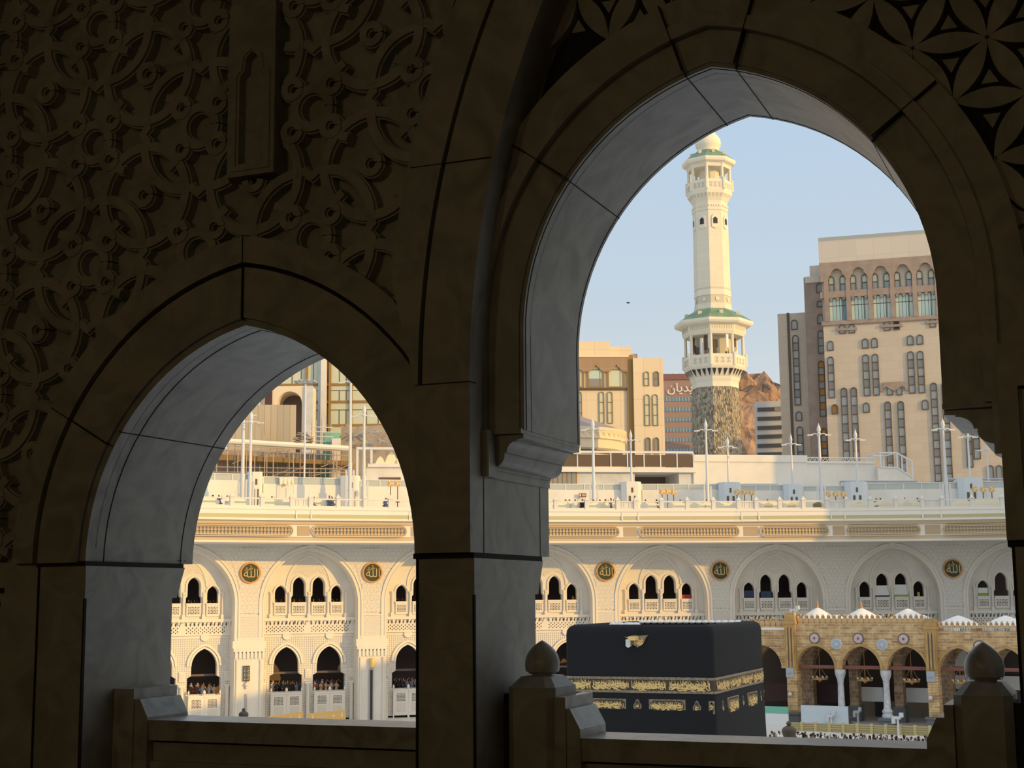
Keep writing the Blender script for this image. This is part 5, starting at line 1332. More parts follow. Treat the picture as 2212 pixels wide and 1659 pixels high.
for a, b_, pn in ((-160, 150, 'pane_pale'), (178, 355, 'pane_green'), (380, 560, 'pane_pale')):
    f = MB().band([(X2(a, 570), Z2(650)), (X2(a, 570), Z2(455)), (X2(b_, 570), Z2(455)), (X2(b_, 570), Z2(650)), (X2(a, 570), Z2(650))], [(X2(a, 570)+.4, Z2(650)+.3), (X2(a, 570)+.4, Z2(455)-.3), (X2(b_, 570)-.4, Z2(455)-.3), (X2(b_, 570)-.4, Z2(650)+.3), (X2(a, 570)+.4, Z2(650)+.3)], -.25, .1)
    f.box(X2(b_-45, 570), X2(b_-42, 570), -.2, .05, Z2(650), Z2(490)); f = f.build('window', 'frame_ochre', t)
    m = MB().box(X2(a, 570)+.3, X2(b_, 570)-.3, -.1, .0, Z2(648), Z2(440));
    if pn == 'pane_green': m.use(1).box(X2(195, 600), X2(328, 600), -.14, -.05, Z2(646), Z2(555))
    m.build('pane', [pn, 'pane_dim'], f)
for cx, a, b_, n_, pn in ((783, 492, 638, 2, 'pane_pale'), (884, 490, 640, 2, 'pane_dim'), (791, 725, 1042, 3, 'pane_pale'), (873, 723, 1042, 3, 'pane_pale'), (799, 1160, 1330, 1, 'pane_dim'), (884, 1160, 1330, 1, 'pane_dim')):
    xc = X2(cx, (a+b_)/2, -1.2); win(t, f2, xc-.56, xc+.56, Z2(b_), Z2(a), -1.2, True, n_, 'frame_ochre', pn, fw=.11)
for cx, a, b_, n_ in ((328, 688, 1010, 3), (413, 688, 1010, 3), (100, 688, 1010, 3)):
    xc = X2(cx, (a+b_)/2); win(t, f2, xc-.56, xc+.56, Z2(b_), Z2(a), 0, True, n_, 'frame_ochre', 'pane_pale', fw=.11)
# --- red brown office block with a sign
f3 = Fr(1470, 900, 380, 0); X3 = lambda cx, cy, d=0: f3.p(*T6(cx, cy), d)[0]; Z3 = lambda cy, cx=1110, d=0: f3.p(*T6(cx, cy), d)[1]
t = thing('office_block', 'red-brown office block with blue window bands and a white sign, behind the minaret', 'building', M=f3.M)
MB().box(X3(946, 900), X3(1284, 900), 0, 20, 0, Z3(565)).build('wall', 'clad_red', t); MB().box(X3(946, 900), X3(1300, 900), -.3, 20, Z3(567), Z3(508)).build('roof_band', 'clad_purple', t)
MB().box(X3(1284, 900), X3(1345, 900), -.5, 20, 0, Z3(520)).build('corner_strip', 'clad_orange', t)
for a, b_ in ((744, 785), (850, 890), (955, 992), (1058, 1097), (1160, 1198), (1265, 1305), (1368, 1405)):
    f = MB().box(X3(960, 900), X3(1282, 900), -.1, .1, Z3(b_), Z3(a)).build('window_band', 'glass_blue', t); m = MB()
    for q in range(1, 10): x = X3(960+q*32, 900); m.box(x-.12, x+.12, -.2, .05, Z3(b_), Z3(a))
    m.build('mullions', 'metal_grey', f)
m = MB(); SIGN = '\uFEE5\uFE8E\uFEF3\uFEAA\uFEF3\uFEAE\uFEE3'
text_into(m, SIGN, 3.3, lambda u, v: (X3(992, 660)+u, -.4, Z3(652)+v), 'LEFT'); m.build('sign_lettering', 'sign_white', t)
for q in (1065, 1080): MB().tube([(X3(q, 500), 1, Z3(510)), (X3(q, 500), 1, Z3(485))], .12).build('mast', 'metal_grey', t)
# --- grey block and rocky hill
f4 = Fr(1655, 930, 340, -14); X4 = lambda cx, cy: f4.p(*T6(cx, cy))[0]; Z4 = lambda cy, cx=2000: f4.p(*T6(cx, cy))[1]
t = thing('grey_block', 'grey concrete block with dark strip windows, right of the minaret', 'building', M=f4.M)
MB().box(X4(1885, 1050), X4(2400, 1050), 0, 25, 0, Z4(785)).build('wall', 'grey_concrete', t)
for cy in (868, 962, 1055, 1145, 1238, 1325): MB().box(X4(1912, cy), X4(2160, cy), -.25, .1, Z4(cy+19), Z4(cy-19)).build('strip_window', 'strip_dark', t)
MB().box(X4(2085, 870), X4(2150, 870), -.3, .1, Z4(888), Z4(845)).build('plant_screen', 'slab_grey', t)
rn = random.Random(3); f5 = Fr(1650, 900, 640, 0); m = MB(); NX, NY = 60, 24; V = []
for j in range(NY):
    for i in range(NX):
        u = i/(NX-1); x = -140+u*220; px_x = x/640*F+1650
        crest = {0: 822}.get(0) ; pk = 820+max(0, (px_x-1640))*.42+max(0, 1600-px_x)*.25
        zc_ = f5.p(1640, min(pk, 880))[1]; v_ = j/(NY-1)
        z = zc_*math.sin(v_*PI/2)**.8; y = -90*(1-v_)+(0)
        n_ = rn.uniform(-1, 1)*4.5*(.3+v_); V.append((x+rn.uniform(-1, 1), y+rn.uniform(-3, 3)+40*math.sin(x*.05)*(1-v_), z+n_*.8*(1 if j < NY-1 else .8)))
m.add(V, [(j*NX+i, j*NX+i+1, (j+1)*NX+i+1, (j+1)*NX+i) for j in range(NY-1) for i in range(NX-1)])
b_ = [(x, 60, -5) for x in (-140, 80)]; o = m.build('rocky_hill', 'rock'); tag(o, 'brown rocky hillside between the minaret and the grey block', 'hill'); o.matrix_world = f5.M

# ================================================================== seen through the left arch: glass block, archway block, scaffolding
T2 = lambda cx, cy: (420+cx/3.95, 760+cy/3.95)
f6 = Fr(700, 880, 300, 0); X6 = lambda cx, cy, d=0: f6.p(*T2(cx, cy), d)[0]; Z6 = lambda cy, cx=1000, d=0: f6.p(*T2(cx, cy), d)[1]
t = thing('glass_block', 'pale green glass block with brown mullions, seen through the left arch', 'building', M=f6.M)
MB().box(X6(560, 300), X6(1900, 300), .5, 25, 0, Z6(-560)).build('core', 'slab_grey', t)
for a, b_ in ((740, 950), (970, 1060), (1168, 1325), (1350, 1620)):
    for c, d in ((-520, -300), (-280, -60), (-40, 272), (292, 420), (440, 620), (640, 900)):
        if a < 1000 and c > 280: 
            if a < 900: continue
        f = MB().box(X6(a, 300), X6(b_, 300), -.1, .45, Z6(d), Z6(c)).build('glazing', 'pane_pale', t)
        m = MB(); ax, bx, zl, zh = X6(a, 300), X6(b_, 300), Z6(d), Z6(c)
        m.box(ax, bx, -.2, 0, zl+(zh-zl)*.66, zl+(zh-zl)*.66+.12)
        for q in (.45, .82) if b_-a > 120 else (.5,): m.box(ax+(bx-ax)*q-.06, ax+(bx-ax)*q+.06, -.2, 0, zl, zl+(zh-zl)*.66)
        m.build('mullions', 'frame_brown', f)
m = MB()
for c, d in ((-300, -280), (-60, -40), (272, 292), (420, 440), (620, 640)): m.box(X6(740, 300), X6(1900, 300), -.3, .4, Z6(d), Z6(c))
m.build('spandrel_bands', 'frame_ochre', t); m = MB()
for a, b_ in ((950, 970), (1148, 1168), (1325, 1350)): m.box(X6(a, 300), X6(b_, 300), -.6, .4, 0, Z6(-540))
m.build('brown_mullions', 'frame_ochre', t)
MB().box(X6(1085, 300), X6(1132, 300), -1.5, .5, 0, Z6(-540)).build('white_pilaster', 'terrace_white', t); MB().box(X6(1060, 300), X6(1085, 300), -.8, .5, 0, Z6(-540)).build('grey_pilaster', 'terrace_grey', t)
f7 = Fr(640, 900, 285, 0); X7 = lambda cx, cy, d=0: f7.p(*T2(cx, cy), d)[0]; Z7b = lambda cy, cx=800, d=0: f7.p(*T2(cx, cy), d)[1]
t = thing('archway_block', 'beige block with one big dark round archway, seen through the left arch', 'building', M=f7.M)
x0, x1, cx_, h_ = X7(610, 500), X7(1002, 500), X7(813, 450), (X7(918, 450)-X7(710, 450))/2
zs_ = Z7b(440); P = [(x0, 0), (x0, Z7b(292)), (x1, Z7b(292)), (x1, 0)]+[(cx_+h_, 0)]+[(cx_+h_*math.cos(q*PI/12), zs_+h_*math.sin(q*PI/12)) for q in range(13)]+[(cx_-h_, 0)]
MB().prism(P, 0, 6).build('wall', 'stone_yellow_trim', t); MB().box(x0, x1, 5.8, 6.2, 0, Z7b(300)).build('archway_back', 'dark_interior', t)
MB().box(X7(945, 500), x1+.2, -.4, .2, 0, Z7b(294)).build('grey_pilaster', 'terrace_grey', t); MB().box(x0-.2, X7(662, 500), -.2, .2, 0, Z7b(320)).build('dark_slot', 'maroon', t)
# corrugated hoarding
f8 = Fr(640, 920, 250, 6); X8 = lambda cx, cy, d=0: f8.p(*T2(cx, cy), d)[0]; Z8 = lambda cy, cx=700, d=0: f8.p(*T2(cx, cy), d)[1]
t = thing('sheet_hoarding', 'tan corrugated sheet hoarding below the big archway', 'hoarding', M=f8.M)
MB().box(X8(380, 600), X8(866, 600), 0, .3, 0, Z8(452)).build('upper_sheets', 'sheet_tan', t)
m = MB(); m.prism([(X8(300, 700), 0), (X8(300, 700), Z8(690)), (X8(520, 600), Z8(600)), (X8(640, 770), Z8(770)), (X8(640, 770), 0)], -3, -2.7); m.build('sloping_sheets', 'sheet_tan', t)
# scaffold deck with poles
f9 = Fr(640, 1000, 228, 4); X9 = lambda cx, cy, d=0: f9.p(*T2(cx, cy), d)[0]; Z9 = lambda cy, cx=760, d=0: f9.p(*T2(cx, cy), d)[1]
t = thing('scaffolding', 'tangle of scaffold poles under a deck, seen through the left arch', 'scaffolding', M=f9.M)
xa_, xb_ = X9(120, 900), X9(1340, 900)
def zat(c0, c1, x): u = (x-xa_)/(xb_-xa_); return Z9(c0)+(Z9(c1)-Z9(c0))*u
m = MB(); m.tube([(xa_, -.4, zat(755, 830, xa_)), (xb_, -.4, zat(755, 830, xb_))], .45, 8); m.build('pipe', 'pipe_cream', t, smooth=40)
m = MB(); m.hexa([(xa_, 0, zat(915, 970, xa_)), (xb_, 0, zat(915, 970, xb_)), (xb_, 6, zat(915, 970, xb_)), (xa_, 6, zat(915, 970, xa_)), (xa_, 0, zat(868, 935, xa_)), (xb_, 0, zat(868, 935, xb_)), (xb_, 6, zat(868, 935, xb_)), (xa_, 6, zat(868, 935, xa_))]); m.build('deck_beam', 'frame_ochre', t)
m = MB(); m.hexa([(xa_, 6, 0), (xb_, 6, 0), (xb_, 7, 0), (xa_, 7, 0), (xa_, 6, zat(790, 850, xa_)), (xb_, 6, zat(790, 850, xb_)), (xb_, 7, zat(790, 850, xb_)), (xa_, 7, zat(790, 850, xa_))]); m.build('wall_behind', 'slab_grey', t)
rn = random.Random(11)
stand = []
for i in range(34):
    x = xa_+(xb_-xa_)*i/33+rn.uniform(-.2, .2); y = rn.choice((-1.2, .0, 1.5)); o = MB().tube([(x, y, 22), (x+rn.uniform(-.2, .2), y, zat(rn.uniform(760, 860), rn.uniform(830, 900), x))], .085, 5).build('pole', 'scaffold_red' if i % 7 == 3 else 'scaffold', t)
for i in range(30):
    x = xa_+(xb_-xa_)*rn.random(); z = rn.uniform(23, zat(880, 930, x)); l = rn.uniform(2, 5); MB().tube([(x, -.8, z), (x+l, -.8+rn.uniform(-.5, .5), z+rn.uniform(-2.2, 2.2))], .07, 5).build('brace', 'scaffold_red' if i % 6 == 1 else 'scaffold', t)
for c0, c1 in ((800, 858), (835, 895), (985, 1010), (1030, 1040)):
    MB().tube([(xa_, -1.3, zat(c0, c1, xa_)), (xb_, -1.3, zat(c0, c1, xb_))], .07, 5).build('ledger', 'scaffold', t)
# tower scaffold and rubble of plant on the deck
t = thing('scaffold_tower', 'grey tubular scaffold tower with dark container beside the archway block', 'scaffolding', M=f9.M)
x0, x1 = X9(1000, 700, 3), X9(1165, 700, 3)
for q in range(5): x = x0+(x1-x0)*q/4; MB().tube([(x, 3, 0), (x, 3, Z9(600-15*q, d=3))], .09, 5).build('pole', 'metal_grey', t)
for c in (640, 680, 720, 760, 800): MB().tube([(x0-.4, 2.9, Z9(c, d=3)), (x1+.4, 2.9, Z9(c+8, d=3))], .08, 5).build('ledger', 'metal_white', t)
MB().box(X9(1095, 700, 4), X9(1240, 700, 4), 4, 6, 0, Z9(690, d=4)).build('container', 'hoard_green', t)
MB().box(X9(1172, 760, 2), X9(1245, 760, 2), 2, 3.5, 0, Z9(740, d=2)).build('crate', 'terrace_white', t)
t = thing('concrete_ruin', 'broken tan concrete wall end right of the scaffold tower', 'wall', M=f9.M)
MB().prism([(X9(1245, 700, 5), 0), (X9(1250, 700, 5), Z9(630, d=5)), (X9(1290, 700, 5), Z9(640, d=5)), (X9(1300, 700, 5), Z9(600, d=5)), (X9(1330, 700, 5), Z9(640, d=5)), (X9(1620, 700, 5), Z9(625, d=5)), (X9(1700, 700, 5), Z9(640, d=5)), (X9(1900, 700, 5), 0)], 5, 8).build('wall', 'slab_grey', t)
m = MB(); rn = random.Random(21)
for i in range(26):
    x = X9(rn.uniform(1420, 1620), 700, 3); z = Z9(rn.uniform(670, 790), d=3); m.tube([(x, 3, z), (x+rn.uniform(-1.5, 1.5), 3+rn.uniform(-.5, .5), z+rn.uniform(-1, 1))], rn.uniform(.05, .12), 5)
m.build('bent_bars', 'metal_grey', t)
m = MB()
for i in range(50):
    x = X9(rn.uniform(860, 1010), 700, 2); z = Z9(rn.uniform(690, 790), d=2); m.ball((x, 2+rn.uniform(-.4, .4), z), rn.uniform(.10, .30), 6, 1.6, 1, .55)
o = m.build('rubble_heap', 'slab_grey'); tag(o, 'heap of rubble on the deck left of the scaffold tower', 'rubble'); o['kind'] = 'stuff'; o.matrix_world = f9.M

# ================================================================== on the terrace
def tp(px, py, off):
    p = on_front(px, off, py)[2]; r = ray(px, py); t = math.hypot(p.x, p.y)/math.hypot(r.x, r.y); return Vector((p.x, p.y, 14.4+r.z*t))
ZT = 24.6
# walkway wall with glazed rail, and the service blocks that interrupt it
ww = thing('walkway', 'white walkway wall with glazed rail running along the far terrace', 'wall', tuple(GI)); WO = -4.0
for a, c, yt, yr in ((425, 540, 1038, 1022), (569, 602, 1046, 1029), (602, 739, 1048, 1031), (781, 900, 1052, 1036), (1180, 1345, 1059, 1045), (1387, 1555, 1059, 1045), (1601, 1695, 1061, 1047), (1735, 1826, 1062, 1049), (1874, 2070, 1058, 1042), (2123, 2260, 1054, 1038)):
    A, B = tp(a, yt, WO), tp(c, yt, WO); ztop = (A.z+B.z)/2; zr = (tp(a, yr, WO).z+tp(c, yr, WO).z)/2
    x = (B-A); x.z = 0; L = x.length; x.normalize(); y = Vector((-x.y, x.x, 0)); mm = Matrix((x, y, Vector((0, 0, 1)))).transposed().to_4x4(); mm.translation = Vector(((A.x+B.x)/2, (A.y+B.y)/2, 0))-GI
    MB().box(-L/2, L/2, 0, .3, ZT, ztop).build('wall', 'terrace_white', ww, M=mm)
    n_ = max(1, round(L/2.3)); m = MB()
    for i in range(n_+1): u = -L/2+L*i/n_; m.box(u-.07, u+.07, .05, .2, ztop, zr)
    m.box(-L/2, L/2, .03, .22, zr-.12, zr); m.box(-L/2, L/2, .03, .22, ztop, ztop+.08)
    r_ = m.build('rail', 'metal_white', ww, M=mm); MB().box(-L/2+.05, L/2-.05, .1, .14, ztop+.1, zr-.12).build('glass', 'rail_glass', r_)
SB = 0
for a, c, yt, lab in ((539, 569, 1022, 'white service block on the terrace beside the left lamp masts'), (739, 781, 1030, 'white service block on the terrace at the right of the left arch'), (1344, 1387, 1043, 'white service block on the terrace right of the dark sign'), (1554, 1601, 1044, 'white service block on the terrace below the minaret'),
                  (1694, 1735, 1048, 'shaded service block on the terrace at the edge of the sunlight'), (1826, 1875, 1043, 'shaded service block on the terrace below the truss rail'), (2070, 2124, 1034, 'shaded service block on the terrace at the far right')):
    A, B = tp(a, yt, WO+1.2), tp(c, yt, WO+1.2); x = (B-A); zt_ = (A.z+B.z)/2; x.z = 0; L = x.length; x.normalize(); y = Vector((-x.y, x.x, 0)); mm = Matrix((x, y, Vector((0, 0, 1)))).transposed().to_4x4(); mm.translation = Vector(((A.x+B.x)/2, (A.y+B.y)/2, ZT)); h = zt_-ZT
    t = thing('service_block', lab, 'block', M=mm)
    oc = [(-L/2, .5), (-L*.28, 0), (L*.28, 0), (L/2, .5), (L/2, 2.6), (-L/2, 2.6)]
    MB().prism(oc, 0, h, ax='z').prism([(p*.96, q*.96+.05) for p, q in oc], h, h+.18, ax='z').build('housing', 'block_shade' if a in (1554, 1694, 1826, 2070) else 'terrace_white', t)
    m = MB(); m.box(-L*.18, -L*.08, -.04, .1, .4, h*.62); m.box(L*.08, L*.18, -.04, .1, .4, h*.62); m.box(-.12, .12, -.05, .1, h*.72, h*.86); m.build('louvre', 'frame_brown', t)
# lamp masts
def lamp_mast(px, yt, off, lab, w_=.24, arm=1.2, box=True):
    top = tp(px, yt, off); h = top.z-ZT; t = thing('lamp_mast', lab, 'lamp', (top.x, top.y, ZT), group='lamp masts on the far terrace')
    t.rotation_euler.z = YAW
    MB().tube([(0, 0, 0), (0, 0, h*.35)], w_*1.25, 10).tube([(0, 0, h*.35), (0, 0, h-1.4)], w_, 10, w_*.65).build('pole', 'metal_white', t, 40)
    m = MB(); m.lathe([(w_*.7, h-1.6), (w_*1.2, h-1.45), (w_*1.2, h-1.3), (w_*.8, h-1.2), (w_*1.3, h-.9), (w_*1.0, h-.5), (w_*.3, h-.2), (.02, h)], 10)
    m.build('finial', 'metal_white', t, 40); m = MB()
    for s_ in (-1, 1):
        m.tube([(0, 0, h-1.5), (s_*arm*.5, 0, h-1.35), (s_*arm, 0, h-1.55)], .07, 6); m.box(s_*arm-.35, s_*arm+.35, -.18, .18, h-1.62, h-1.48)
    for s_ in (-1, 1): m.tube([(0, 0, h-1.5), (0, s_*arm*.6, h-1.4), (0, s_*arm, h-1.55)], .06, 6)
    m.build('lamp_arms', 'metal_white', t)
    if box:
        m = MB(); 
        for s_ in (-1, 1): m.box(s_*w_*2.2-.1, s_*w_*2.2+.1, -.12, .12, h*.03, h*.30)
        for q in (.05, .16, .28): m.box(-w_*2.2, w_*2.2, -.05, .05, h*q, h*q+.1)
        m.build('speaker_columns', 'metal_white', t)
for px, yt, off, lab, w_ in ((527, 870, 1, 'lamp mast behind the left arch edge, thicker one of the left pair', .36), (543, 886, 3, 'lamp mast right of the thicker one in the left pair', .30), (758, 800, 2, 'tall lamp mast in front of the glass block', .32), (787, 873, 1, 'lamp mast with speaker columns at the right of the left arch', .34),
                         (1280, 903, 2, 'lamp mast in front of the slate dome building', .34), (1362, 928, -4, 'lamp mast at the right end of the slate dome building', .26), (1524, 905, 2, 'lamp mast in front of the left side of the minaret base', .30), (1571, 942, -4, 'bluish lamp mast in front of the right side of the minaret base', .26),
                         (1708, 936, -4, 'thin lamp mast in front of the pale wing of the pink tower', .24), (1768, 914, 2.5, 'lamp mast in front of the brown wing of the pink tower', .34), (1847, 926, -4, 'lamp mast behind the shaded block below the truss rail', .28), (2036, 903, 3, 'lamp mast in front of the long window strips of the pink tower', .32), (2089, 920, -4, 'lamp mast near the right corbel, second from the right', .26), (2130, 948, -5, 'rightmost thin lamp mast on the terrace', .22)):
    lamp_mast(px, yt, off, lab, w_*.62, 1.15 if w_ > .29 else .95)
# ring lamp mast among the ruins
p = tp(660, 825, -30); t = thing('ring_mast', 'thin mast with a ring of lamps in front of the archway block', 'lamp', (p.x, p.y, ZT)); h = p.z-ZT
MB().tube([(0, 0, 0), (0, 0, h)], .13, 8).build('pole', 'metal_white', t); m = MB()
for i in range(8): a = PI/4*i; m.tube([(0, 0, h-.3), (1.3*math.cos(a), 1.3*math.sin(a), h+.1)], .06, 5); m.ball((1.4*math.cos(a), 1.4*math.sin(a), h), .4, 6, 1, 1, .5)
m.build('lamp_ring', 'metal_grey', t)
# misting fans in threes
fan = thing('mist_fan', 'x', 'fan'); m = MB(); m.tube([(0, 0, 0), (0, 0, 2.0)], .06, 6); m.box(-.25, .25, -.2, .2, 0, .08); m.build('stand', 'frame_brown', fan)
m = MB(); m.lathe([(.40, 0), (.40, .18), (.34, .22)], 14); m.map(lambda p: (p.x, -p.y*0-p.z, 2.3+p.y)); m.build('cage', 'fan_gold', fan); m = MB()
for i in range(3): a = 2*PI/3*i; m.tube([(0, -.25, 2.3), (.34*math.cos(a), -.25, 2.3+.34*math.sin(a))], .05, 5)
m.build('blades', 'pipe_cream', fan)
FN = [(844, 1045, 'left fan of the pair at the right end of the left arch'), (859, 1045, 'right fan of the pair at the right end of the left arch'),
      (1430, 1062, 'left fan of the three right of the first service block'), (1442, 1062, 'middle fan of the three right of the first service block'), (1455, 1063, 'right fan of the three right of the first service block'),
      (1592, 1063, 'left fan of the three below the minaret'), (1608, 1063, 'middle fan of the three below the minaret'), (1623, 1064, 'right fan of the three below the minaret'),
      (1788, 1068, 'left fan of the three at the edge of the sunlight'), (1805, 1067, 'middle fan of the three at the edge of the sunlight'), (1822, 1067, 'right fan of the three at the edge of the sunlight'),
      (2105, 1057, 'left fan of the three at the far right'), (2123, 1057, 'middle fan of the three at the far right'), (2142, 1057, 'right fan of the three at the far right')]
for i, (px, py, lab) in enumerate(FN):
    q = tp(px, py, 1.0); c = fan if i == 0 else cp(fan); c.location = (q.x, q.y, q.z-2.3); c.rotation_euler = (0, 0, YAW); c['label'] = 'gold misting fan, '+lab.replace(' fan of', ' of'); c['group'] = 'misting fans on the far terrace'
    ext = q.z-2.3-ZT
    MB().tube([(0, 0, -ext), (0, 0, .02)], .06, 6).build('leg', 'frame_brown', c)
# dark sign
A = tp(1250.5, 1065.7, -3.4); B = tp(1266, 1074, -3.4); t = thing('notice_board', 'small dark red notice board on the terrace wall', 'sign', (A.x, A.y, B.z)); t.rotation_euler.z = YAW
W_ = math.hypot(B.x-A.x, B.y-A.y); H_ = A.z-B.z; MB().box(0, W_, 0, .08, 0, H_).build('board', 'poster_red', t); m = MB().box(W_*.08, W_*.26, -.03, .03, H_*.15, H_*.85)
for q in (.25, .45, .65): m.box(W_*.4, W_*.92, -.03, .03, H_*q, H_*(q+.1))
m.build('lettering', 'cream_cloth', t); MB().tube([(W_/2, .1, 0), (W_/2, .1, ZT-B.z)], .05, 6).build('post', 'metal_grey', t)
# cloth over the rail
A = tp(604, 1031, -3.6); B = tp(634, 1050, -3.6); t = thing('draped_cloth', 'cream cloth draped over the terrace rail, left arch', 'cloth', (A.x, A.y, B.z)); t.rotation_euler.z = YAW; W_ = math.hypot(B.x-A.x, B.y-A.y); H_ = A.z-B.z; m = MB(); V = []
for j in range(5):
    for i in range(13): u = i/12; v = j/4; V.append((W_*u*(1-.15*(1-v)*0), -.12*math.sin(u*22)*(1-v)-.1*v, H_*(v)+(1-v)*.25*abs(math.sin(u*5))))
m.add(V, [(j*13+i, j*13+i+1, (j+1)*13+i+1, (j+1)*13+i) for j in range(4) for i in range(12)]); m.add([(x, y+.06, z) for x, y, z in V], [(j*13+i, (j+1)*13+i, (j+1)*13+i+1, j*13+i+1) for j in range(4) for i in range(12)])
m.build('sheet', 'cream_cloth', t, 60); MB().box(-.2, W_+.2, -.02, .10, H_, H_+.08).tube([(0, .04, 0), (0, .04, ZT-B.z)], .05, 5).tube([(W_, .04, 0), (W_, .04, ZT-B.z)], .05, 5).build('rack', 'metal_white', t)
# low cream arched barriers behind the parapet
bar = MB(); A_ = [(-1.2, 0)]+[(-1.2+2.4*i/10, .75+.32*math.sin(PI*i/10)) for i in range(11)]+[(1.2, 0)]; bar.prism(A_, -.12, .12)
b0_ = tag(bar.build('low_barrier', 'cream_cloth'), 'low cream arched barrier behind the terrace parapet', 'barrier', 'low cream barriers on the terrace')
XS = [450, 515, 580, 610, 690, 705, 1215, 1250, 1290, 1318, 1405, 1465, 1505, 1530, 1562, 1585, 1650, 1672, 1700, 1722, 1760, 1778, 1846, 1872, 1908, 1925, 1950, 1972, 2080, 2120, 2150]
for i, px in enumerate(XS):
    q = on_front(px, OV-2.2)[2]; c = b0_ if i == 0 else cp(b0_); k, s_, pp = on_front(px, OV-2.2); c.matrix_world = Matrix.Translation((q.x, q.y, ZT+.25)) @ bayM(k).to_3x3().to_4x4()
# upper terrace: pavilion with the dark opening, long lit wall, shaded wall, cage
fu = Fr(1400, 1000, 214, 9); XU = lambda px, py=1000, d=0: fu.p(px, py, d)[0]; ZU = lambda py, px=1400, d=0: fu.p(px, py, d)[1]
R5 = lambda c: 1180+c/4.254; Q5 = lambda c: 880+c/4.254
t = thing('pavilion', 'low white pavilion with dark opening and glazed roof rail on the upper terrace', 'building', M=fu.M)
xa_, xb_, xc_ = XU(1100), XU(R5(1345)), XU(R5(810))
m = MB(); m.box(xa_, xc_, 0, 9, ZT, ZU(Q5(600))); m.box(XU(R5(1215)), xb_, 0, 9, ZT, ZU(Q5(600))); m.box(xc_, XU(R5(1215)), 8, 9, ZT, ZU(Q5(600))); m.build('wall', 'terrace_grey', t)
MB().box(xa_-1, xb_+.3, -.8, 9, ZU(Q5(600)), ZU(Q5(555))).build('roof_slab', 'terrace_white', t)
MB().box(xc_, XU(R5(1215)), 7.9, 8, ZT, ZU(Q5(600))).build('dark_back', 'dark_interior', t)
f = MB().box(XU(R5(15)), XU(R5(280)), -.1, .2, ZT, ZU(Q5(590))).build('window', 'frame_ochre', t); m = MB()
for i in range(6): a = R5(18+43*i); m.box(XU(a), XU(a+8), -.15, .1, ZT, ZU(Q5(600)))
m.build('pane', 'pane_dim', f)
m = MB()
for i in range(12): x = xa_+(xb_-xa_)*i/11; m.box(x-.09, x+.09, -.5, -.3, ZU(Q5(555)), ZU(Q5(420)))
m.box(xa_, xb_, -.55, -.3, ZU(Q5(425)), ZU(Q5(405))); m.build('rail', 'metal_white', t); MB().box(xa_, xb_, -.42, -.38, ZU(Q5(548)), ZU(Q5(440))).build('rail_glass', 'frame_brown', t)
MB().box(XU(R5(235)), XU(R5(305)), -1, -.2, ZU(Q5(435)), ZU(Q5(370))).build('junction_box', 'cream_cloth', t)
t = thing('long_wall', 'long plain wall of the upper terrace, sunlit on the left and shaded on the right', 'wall', M=fu.M)
xd_ = XU(1742)
m = MB().box(xb_, xd_, -.3, 6, ZT, ZU(983)); m.box(xb_, xd_, -.5, 6.1, ZU(997), ZU(982)); m.build('wall', 'terrace_white', t)
t = thing('shaded_wall', 'shaded white wall with truss rail on the upper terrace right of the sunlight', 'wall', M=fu.M); xe_ = XU(1890)
m = MB().box(xd_, xe_, 0, 6, ZT, ZU(996)); m.box(xd_, xe_, -.2, 6.1, ZU(999), ZU(994)); m.box(XU(1715), XU(1806), -.2, .1, ZU(1048), ZU(1010)); m.build('wall', 'terrace_white', t)
m = MB(); za_, zb_ = ZU(993), ZU(986)
for i in range(16): x = xd_+(xe_-xd_)*i/16; w_ = (xe_-xd_)/16; m.tube([(x, .2, za_), (x+w_/2, .2, zb_), (x+w_, .2, za_)], .07, 5)
m.tube([(xd_, .2, zb_), (xe_, .2, zb_)], .08, 5); m.build('truss_rail', 'metal_white', t)
R6 = lambda c: 1660+c/4.007; Q6 = lambda c: 880+c/4.007
t = thing('stair_cage', 'white stair head with open tubular cage right of the truss rail', 'stair', M=fu.M)
m = MB().prism([(xe_, ZT), (xe_, ZU(Q6(520))), (XU(R6(1090)), ZU(Q6(520))), (XU(R6(1215)), ZU(Q6(600))), (XU(R6(1230)), ZT)], -1, 5); m.build('housing', 'terrace_white', t)
m = MB(); xs_ = [XU(R6(c)) for c in (945, 1090)]; za_, zb_ = ZU(Q6(515)), ZU(Q6(385))
for x in xs_:
    for y in (-1, 4): m.tube([(x, y, za_), (x, y, zb_)], .14, 6)
for z in (za_, zb_):
    for y in (-1, 4): m.tube([(xs_[0], y, z), (xs_[1], y, z)], .14, 6)
    for x in xs_: m.tube([(x, -1, z), (x, 4, z)], .14, 6)
xr_ = XU(R6(1215)); zr0, zr1 = ZU(Q6(600)), ZU(Q6(455))
for z, zr in ((za_, zr0), (zb_, zr1)): m.tube([(xs_[1], -1, z), (xr_, -1, zr)], .14, 6)
for q in (.33, .66, 1): x = xs_[1]+(xr_-xs_[1])*q; m.tube([(x, -1, za_+(zr0-za_)*q), (x, -1, zb_+(zr1-zb_)*q)], .12, 6)
m.tube([(xr_, -1, ZT), (xr_, -1, zr1)], .16, 6); m.build('cage', 'metal_white', t)
# pipes along the upper terrace in front of the wall: long dark awnings
for a, c, py, lab in ((1520, 1680, 1047, 'thin grey pipe run on the terrace below the lit wall'), (1815, 1980, 1040, 'thin dark pipe run on the terrace below the stair cage'), (2040, 2190, 1035, 'thin dark pipe run at the far right of the terrace')):
    A, B = tp(a, py, -9), tp(c, py, -9); o = tag(MB().tube([A, B], .16, 6).tube([(A.x, A.y, A.z), (A.x, A.y, ZT)], .12, 6).tube([(B.x, B.y, B.z), (B.x, B.y, ZT)], .12, 6).build('pipe_run', 'metal_grey'), lab, 'pipe')
